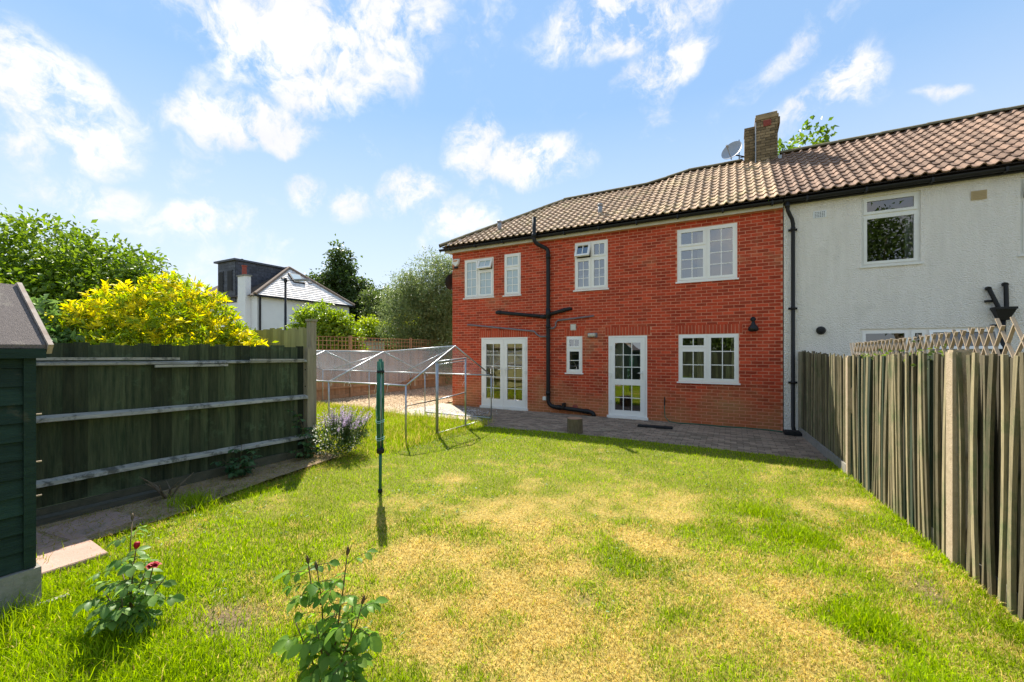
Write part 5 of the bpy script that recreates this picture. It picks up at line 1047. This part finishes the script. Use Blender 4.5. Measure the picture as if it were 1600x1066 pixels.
# ------------------------------------------------------------------ close plants
def leaflet(p, d, n, L, W):
    """shaped leaflet, 10 verts, gently folded and arched"""
    p, d = Vector(p), Vector(d).normalized(); n = Vector(n); s = d.cross(n); s = s.normalized() if s.length > 1e-4 else d.orthogonal().normalized(); u = s.cross(d)
    vs = []; wd = [0.0, .62, 1.0, .78, .0]
    for i, f in enumerate((0, .22, .48, .76, 1.0)):
        c = p + d * L * f - u * L * .28 * f * f
        if i in (0, 4): vs.append(c)
        else: vs += [c + s * W / 2 * wd[i] + u * W * .13, c, c - s * W / 2 * wd[i] + u * W * .13]
    fs = [(0, 1, 2), (0, 2, 3), (1, 4, 5), (1, 5, 2), (2, 5, 6), (2, 6, 3), (4, 7, 8), (4, 8, 5), (5, 8, 9), (5, 9, 6), (7, 10, 8), (8, 10, 9)]
    return vs, fs
def rose(name, label, base, stems, seed, c1, c2, leafs=7, flowers=(), scale=1.0):
    rs = random.Random(seed); t = thing(name, label, 'rose bush', base); base = Vector(base); k = 0
    V, F, C = [], [], []
    def put(p, d, L):
        n = Vector((rs.gauss(0, .35), rs.gauss(0, .35), 1)); vs, fs = leaflet(p, d, n, L, L * rs.uniform(.58, .72)); o = len(V); V.extend([tuple(v) for v in vs]); F.extend([tuple(i + o for i in f) for f in fs]); f = rs.random(); C.extend([tuple(a * (1 - f) + b * f for a, b in zip(c1, c2))] * len(vs))
    for st, bud in stems:
        pts = [base + Vector(s) for s in st]; mb = MB(); mb.tube(pts, [.0055 - .003 * i / (len(pts) - 1) for i in range(len(pts))], 6); mb.build('stem', 'stem', t, True)
        tot = len(pts) - 1
        for j in range(leafs):
            f = .22 + .72 * (j + rs.random() * .6) / leafs; i = min(int(f * tot), tot - 1); p = pts[i].lerp(pts[i + 1], f * tot - i); a = j * 2.4 + rs.random() * .8
            out = Vector((math.cos(a), math.sin(a), rs.uniform(-.05, .45))).normalized(); ln = rs.uniform(.055, .10) * scale; e = p + out * ln; e.z -= .012
            pb = MB(); pb.tube([p, p.lerp(e, .5) + Vector((0, 0, .008)), e], .0016, 4); pb.build('leaf_stalk', 'stem', t)
            sd = out.cross(Vector((0, 0, 1))).normalized(); L0 = rs.uniform(.045, .068) * scale
            put(e, out + Vector((0, 0, -.4)), L0 * 1.15)
            for g, q in ((.92, .95), (.5, .8)):
                pp = p.lerp(e, g)
                for sg in (1, -1): put(pp, sd * sg + out * .45 + Vector((0, 0, -.35 + rs.gauss(0, .2))), L0 * q)
        if bud:
            e = pts[-1]; d = (pts[-1] - pts[-2]).normalized(); r = .009 if bud == 'bud' else .016; mb = MB(); u_ = d.orthogonal().normalized(); w_ = d.cross(u_)
            pr2 = [(.3, -.005), (.85, .006), (1, .016), (.75, .028), (.15, .044)] if bud == 'bud' else [(.4, -.004), (1, .01), (1.1, .022), (.9, .034), (.3, .038)]
            vs = [e + d * z + (u_ * math.cos(i * .785) + w_ * math.sin(i * .785)) * r * q for q, z in pr2 for i in range(8)]; mb.add(vs, [(a * 8 + i, a * 8 + (i + 1) % 8, a * 8 + 8 + (i + 1) % 8, a * 8 + 8 + i) for a in range(4) for i in range(8)] + [tuple(32 + i for i in range(8))])
            mb.build('bud' if bud == 'bud' else 'flower', 'bud' if bud == 'bud' else 'petal', t, True)
            if bud == 'bud':
                for sg in range(3): q = MB(); a = sg * 2.1; q.tube([e, e + d * .03 + (u_ * math.cos(a) + w_ * math.sin(a)) * .012, e + d * .05 + (u_ * math.cos(a) + w_ * math.sin(a)) * .014], [.003, .002, .0006], 4); q.build('sepal', 'bud', t)
    for (fx, fy, fz) in flowers:
        mb = MB(); c = base + Vector((fx, fy, fz))
        for ring, (n_, rr, lift) in enumerate(((6, .042, .006), (5, .03, .018), (4, .018, .026))):
            for i in range(n_):
                a = 2 * math.pi * i / n_ + ring * .5; d = Vector((math.cos(a), math.sin(a), .15 + ring * .35)).normalized(); vs, fs = leaflet(c + Vector((0, 0, lift * .4)), d, Vector((0, 0, 1)), rr, rr * .95); mb.add(vs, fs)
        mb.build('flower', 'petal', t)
        mb = MB(); mb.tube([base + Vector((fx * .4, fy * .4, .1)), base + Vector((fx * .8, fy * .8, fz * .7)), c], [.005, .004, .003], 5); mb.build('stem', 'stem', t)
    Vn = np.array(V); Fn = np.array(F); np_obj('foliage', Vn, Fn, 'leafgloss', t, np.array(C), smooth=True)
def st(*p): return list(p)
rose('rose_bush', 'red flowering rose bush in long grass beside the pink slabs', (-3.28, 1.12, 0), [
    (st((0, 0, -.02), (-.05, .02, .2), (-.17, .06, .4), (-.25, .1, .6)), 'bud'), (st((0, 0, -.02), (0, .01, .25), (.0, .02, .4), (.01, .03, .5)), 'rose'), (st((0, 0, -.02), (.05, .0, .2), (.1, .04, .36)), None),
    (st((0, 0, -.02), (-.08, -.04, .14), (-.2, -.06, .22)), None), (st((0, 0, -.02), (.06, -.05, .15), (.1, -.07, .27)), None), (st((0, 0, -.02), (-.12, .03, .2), (-.3, .05, .33)), None), (st((0, 0, -.02), (.03, .08, .15), (.12, .14, .3)), None)],
    5, (.11, .23, .05), (.28, .42, .12), 8, [(.13, .07, .4)], 1.15)
rose('rose_bush', 'rose bush with closed brown buds growing out of the dry lawn', (-1.82, 1.42, 0), [
    (st((-.02, 0, -.02), (-.05, .0, .2), (-.09, .02, .4), (-.13, .02, .56)), 'bud'), (st((0, 0, -.02), (.03, .01, .25), (.06, .03, .5), (.08, .04, .68)), 'bud'), (st((0, 0, -.02), (.1, .0, .2), (.17, .02, .36), (.2, .03, .47)), 'bud'), (st((-.1, .02, .38), (-.15, .0, .48), (-.16, -.01, .6)), 'bud'),
    (st((0, 0, -.02), (-.1, -.05, .15), (-.2, -.06, .32)), None), (st((0, 0, -.02), (.02, -.06, .2), (.0, -.08, .36)), None), (st((0, 0, -.02), (.08, .06, .2), (.05, .1, .42)), None), (st((0, 0, -.02), (.12, -.05, .14), (.22, -.08, .26)), None), (st((0, 0, -.02), (-.06, .05, .2), (-.04, .1, .4)), None)],
    9, (.1, .22, .03), (.26, .42, .06), 9, scale=1.15)
rose('small_rose', 'small dark leafy rose in soil against the lower fence rail', (-5.9, 3.15, .03), [(st((0, 0, -.02), (.03, .02, .2), (.0, .05, .42)), None), (st((0, 0, -.02), (.1, .05, .15), (.2, .1, .3)), None), (st((0, 0, -.02), (-.03, -.1, .15), (.02, -.2, .28)), None), (st((0, 0, -.02), (.05, .15, .2), (.05, .25, .33)), None), (st((0, 0, -.02), (.1, -.05, .1), (.18, -.05, .2)), None)], 3, (.04, .1, .04), (.1, .19, .07), 8, scale=1.2)
rose('bramble', 'leafy green bramble climbing the fence post beside the lilac flowers', (-5.98, 4.2, .03), [(st((0, 0, -.02), (.02, .02, .3), (.0, -.08, .6), (.02, -.2, .85)), None), (st((0, 0, -.02), (.08, .0, .2), (.1, -.1, .4), (.08, -.12, .6)), None), (st((0, 0, -.02), (.05, .1, .25), (.05, .1, .5)), None), (st((0, 0, -.02), (.12, .05, .12), (.2, .0, .3)), None), (st((0, 0, -.02), (.1, -.15, .1), (.14, -.25, .2)), None)], 4, (.04, .1, .04), (.11, .2, .06), 8, scale=1.2)
# catmint with lilac spikes and small white flowers
cm = thing('flowering_catmint', 'bushy lilac flowered plant with small white blooms at fence post', 'plant', (-5.8, 4.6, 0))
bl = [(-5.8, 4.6, .28, .42, .36, .3), (-5.65, 4.75, .4, .3, .3, .3)]
V, F, C, P = crown(bl, 330, 16, .035, .02, (.05, .1, .025), (.15, .22, .06), cr=.05, lo=.3); np_obj('foliage', V, F, 'leaf', cm, C)
V, F, C = [], [], []
Vs = []; 
for k in range(85):
    a = random.uniform(0, 6.28); rr = random.uniform(.05, .4); b0 = np.array([-5.75 + .1 + rr * .75 * math.cos(a), 4.68 + rr * .7 * math.sin(a), .42]); tip = b0 + np.array([.32 * math.cos(a) * rr * 1.6 + .06, .25 * math.sin(a) * rr * 1.5, random.uniform(.12, .4)])
    mbq = b0; n = 26; f = np.linspace(.35, 1, n)[:, None]; P_ = b0 + (tip - b0) * f + RNG.normal(0, .01, (n, 3)); D = unit(RNG.normal(size=(n, 3)) + np.array([0, 0, .3])); v_, f_ = leaves(P_, D, RNG.normal(size=(n, 3)), .022, .014)
    sv, sf = leaves(np.array([b0 - np.array([0, 0, .2])]), np.array([tip - b0 + np.array([0, 0, .2])]), np.array([[.3, -.9, .1]]), np.linalg.norm(tip - b0) + .2, .006, 0)
    Vs.append((v_, f_, np.tile(np.array([.5, .4, .56]) * random.uniform(.75, 1.2), (len(v_), 1)))); Vs.append((sv, sf, np.tile([.12, .16, .06], (len(sv), 1))))
V, F, C = merge(Vs); np_obj('flower_spikes', V, F, 'leaf', cm, C)
n = 420; P, O = sample_blobs([(-5.75, 4.55, .3, .44, .38, .28)], n, .9, 1.05); P = P[P[:, 2] > .06]; V, F = leaves(P, unit(O + RNG.normal(0, .6, O[:len(P)].shape) if False else RNG.normal(size=P.shape) + np.array([0, -.3, .5])), RNG.normal(size=P.shape), .026, .024); np_obj('white_blooms', V, F, 'leaf', cm, np.tile([.7, .7, .62], (len(V), 1)))['kind'] = 'stuff'
# dead twiggy stump
tw = thing('dead_stump', 'dead twiggy shrub stump in the soil border', 'stump', (-5.72, 2.3, .03)); mb = MB()
for k in range(11):
    a = random.uniform(0, 6.28); l_ = random.uniform(.12, .34); mb.tube([(-5.72, 2.3, .0), (-5.72 + .4 * l_ * math.cos(a), 2.3 + .4 * l_ * math.sin(a), l_ * .6), (-5.72 + .8 * l_ * math.cos(a + .3), 2.3 + .8 * l_ * math.sin(a + .3), l_)], [.014, .009, .004], 5)
mb.build('twigs', 'trunkbark', tw)
# ivy on the paling fence head
ivp = []
for (y, z, n) in ((6.9, 1.63, 25), (5.45, 1.67, 60), (6.4, 1.65, 40), (5.0, 1.66, 30)):
    P_ = np.stack([FXL(y) + .1 + RNG.normal(0, .04, n), y + RNG.normal(0, .14, n), z + RNG.normal(0, .05, n)], 1); v_, f_ = leaves(P_, RNG.normal(size=(n, 3)) + np.array([-.5, 0, -.3]), RNG.normal(size=(n, 3)) + np.array([-.6, 0, .6]), .05, .035); ivp.append((v_, f_, np.tile([.17, .24, .04], (len(v_), 1)) * RNG.uniform(.6, 1.3, (len(v_), 1))))
V, F, C = merge(ivp); iv = np_obj('climbing_weed', V, F, 'leaf', None, C, (FXL(6) + .1, 6, 1.6)); tag(iv, 'sparse green climbing weed along the paling fence head', 'climbing plant', kind='stuff')

# ------------------------------------------------------------------ grass
def blades(P, H, Wd, lean, C, seg2):
    n = len(P); a = RNG.uniform(0, 6.283, n); fa = RNG.uniform(0, 6.283, n)
    s = np.stack([np.cos(fa), np.sin(fa), np.zeros(n)], 1) * (Wd / 2)[:, None]; d = np.stack([np.cos(a), np.sin(a), np.zeros(n)], 1)
    tip = P + d * (H * lean)[:, None]; tip[:, 2] += H * np.sqrt(np.clip(1 - lean ** 2 * .8, .06, 1))
    if seg2:
        mid = P + d * (H * lean * .3)[:, None]; mid[:, 2] += H * .6 * np.sqrt(np.clip(1 - lean ** 2 * .6, .1, 1))
        V = np.stack([P - s, P + s, mid - s * .8, mid + s * .8, tip], 1).reshape(-1, 3); k = (np.arange(n) * 5)[:, None]
        F = np.concatenate([k + np.array([[0, 1, 3]]), k + np.array([[0, 3, 2]]), k + np.array([[2, 3, 4]])]); return V, F, np.repeat(C, 5, 0)
    V = np.stack([P - s, P + s, tip], 1).reshape(-1, 3); k = (np.arange(n) * 3)[:, None]; return V, k + np.array([[0, 1, 2]]), np.repeat(C, 3, 0)
GREEN1, GREEN2, STRAW1, STRAW2 = np.array([.16, .26, .002]), np.array([.42, .56, .004]), np.array([.52, .39, .09]), np.array([.78, .62, .25])
def grass_cols(x, y, dr, n):
    t = RNG.random((n, 1)); g = GREEN1 * (1 - t) + GREEN2 * t; b = fbm(x, y, 2.0, 40, 3)[:, None]; g = g * (.7 + .6 * b)
    s = STRAW1 * (1 - t) + STRAW2 * t; isd = (RNG.random(n) < dr * 1.02 + .05)[:, None]; return np.where(isd, s, g)
cy_, sy_ = math.cos(YAW), math.sin(YAW)
def in_view(x, y, mrg=.6):
    f = -x * sy_ + y * cy_; r = x * cy_ + y * sy_; return (f > 1.3) & (np.abs(r) < f * 1.27 + mrg)
def scatter(x0, x1, y0, y1, dens_max):
    n = int((x1 - x0) * (y1 - y0) * dens_max); return RNG.uniform(x0, x1, n), RNG.uniform(y0, y1, n)
gparts = []; DM = 11000
x, y = scatter(-6.0, 1.72, .2, 8.12, DM)
f = -x * sy_ + y * cy_; dens = np.clip(75000 / np.maximum(f, 1.3) ** 2, 1900, DM)
edge = -5.15 - np.clip((y - 2) * .16, 0, .5) + .18 * (fbm(y, y * 0, 2.0, 9) - .5)
slab = (x < -4.66) & (y > .78) & (y < 1.85) & (x > -5.8) & ~((x > -5.2) & (y > 1.42))
ok = in_view(x, y) & (RNG.random(len(x)) < dens / DM) & (x > edge) & (x < FXL(y) - .02) & (y < 7.98 + .1 * fbm(x, x * 0, 3.0, 2)) & ~(slab & (RNG.random(len(x)) < .93)) & ~((x < -4.05) & (y < .95)) & (RNG.random(len(x)) > np.clip(bare(x, y), 0, 1) * .85)
x, y, f, edge = x[ok], y[ok], f[ok], edge[ok]; n = len(x); dr = dryness(x, y)
lush = np.zeros(n)
for px, py, rx, ry in LUSH: lush = np.maximum(lush, np.exp(-(((x - px) / rx) ** 2 + ((y - py) / ry) ** 2)))
lush = np.maximum(lush, .75 * np.exp(-((FXL(y) - x - .03) / .13) ** 2)); lush = np.maximum(lush, .5 * np.exp(-((x - edge) / .2) ** 2)); lush = np.maximum(lush, .35 * np.exp(-((7.95 - y) / .2) ** 2))
H = RNG.uniform(.018, .052, n) * (1 - .35 * dr) * (1 + .5 * fbm(x, y, 4, 8, 2)) + lush ** 2 * RNG.uniform(.0, .065, n)
lean = np.clip(RNG.uniform(.15, .95, n) + .25 * dr, 0, .99); W_ = (.0022 + .0009 * f) * RNG.uniform(.7, 1.3, n) * (1 + .5 * lush)
P = np.stack([x, y, lawn_z(x, y) - .004], 1); C = grass_cols(x, y, np.clip(dr - .5 * lush, 0, 1), n); nr = f < 4.2
gparts.append(blades(P[nr], H[nr], W_[nr], lean[nr], C[nr], True)); gparts.append(blades(P[~nr], H[~nr], W_[~nr], lean[~nr], C[~nr], False))
# rougher grass inside and around the run
x, y = scatter(-12.5, -5.0, 4.5, 8.9, 2600); f = -x * sy_ + y * cy_
ok = in_view(x, y) & ((x < -6.25) | (y > 4.7)) & (y < 8.75 - .25 * fbm(x, y, 2, 5)) & ~((y > 8.2) & (x > -9) & (RNG.random(len(x)) < .9)); ok &= ~((x > -5.65) & (y < 7.9) & (RNG.random(len(x)) < .5)); x, y, f = x[ok], y[ok], f[ok]; n = len(x)
tall = np.exp(-((y - Y0 - .15) / .28) ** 2) * .8 + .25 + .9 * (fbm(x, y, 1.6, 77, 3) - .45) + .6 * np.exp(-((y - 8.4) / .4) ** 2); tall = np.clip(tall, .1, 1.2); H = RNG.uniform(.04, .1, n) + tall * RNG.uniform(.0, .16, n)
dr = np.clip(dryness(x, y) * .6 + .14 + .3 * (RNG.random(n) < tall * .45), 0, 1); gparts.append(blades(np.stack([x, y, lawn_z(x, y) - .004], 1), H, (.0022 + .0009 * f) * RNG.uniform(.7, 1.3, n), RNG.uniform(.1, .7, n), grass_cols(x, y, dr, n), False))
# dry litter on the soil border
n = 5200; x = RNG.uniform(-6.05, -5.0, n); y = RNG.uniform(1.2, 4.7, n); C = np.where((RNG.random(n) < .75)[:, None], STRAW1 * .75, GREEN1); gparts.append(blades(np.stack([x, y, np.full(n, .035)], 1), RNG.uniform(.02, .07, n), np.full(n, .006), np.full(n, .96), C, False))
# a thick tuft on the soil border and some at the bases
for (tx, ty, rr, hh, n) in ((-5.28, 2.35, .2, .26, 900), (-5.15, 2.9, .22, .12, 700), (.62, 4.55, .2, .17, 700), (.28, 5.05, .16, .13, 400), (.78, 3.3, .16, .2, 500), (1.0, 2.7, .14, .25, 500), (-4.02, .75, .22, .3, 800), (-3.7, 1.3, .3, .25, 1200), (-3.2, .95, .3, .24, 900), (-2.6, 1.15, .2, .16, 500), (-5.0, .95, .2, .2, 500)):
    n = int(n * .6); x = tx + RNG.normal(0, rr * .7, n); y = ty + RNG.normal(0, rr * .55, n); t = RNG.random((n, 1)); C = np.array([.2, .32, .008]) * (1 - t) + np.array([.4, .52, .02]) * t
    gparts.append(blades(np.stack([x, y, np.full(n, .0)], 1), RNG.uniform(.4, 1.0, n) * hh * .72, np.full(n, .006), RNG.uniform(.15, .8, n), C, True))
V, F, C = merge(gparts)
g = np_obj('grass', V, F, 'grass', None, C); tag(g, 'patchy green and straw coloured lawn grass', 'grass', kind='stuff')
print('GRASS TRIS', len(F))
# clover and daisies: broad weeds in the lawn
n = 5200; x = RNG.uniform(-5, 1.4, n); y = RNG.uniform(1.4, 7.9, n); keep = (dryness(x, y) < .42) & (fbm(x, y, 1.5, 60, 3) > .5) & in_view(x, y); x, y = x[keep], y[keep]; n = len(x)
a = RNG.uniform(0, 6.28, n); V, F = leaves(np.stack([x, y, lawn_z(x, y) + .02], 1), np.stack([np.cos(a), np.sin(a), RNG.uniform(-.1, .5, n)], 1), np.stack([RNG.normal(0, .3, n), RNG.normal(0, .3, n), np.ones(n)], 1), RNG.uniform(.02, .05, n), RNG.uniform(.01, .02, n)); w_ = np_obj('lawn_weeds', V, F, 'leaf', None, np.tile([.11, .2, .02], (len(V), 1))); tag(w_, 'small broad-leaved weeds growing through the lawn', 'weeds', kind='stuff')
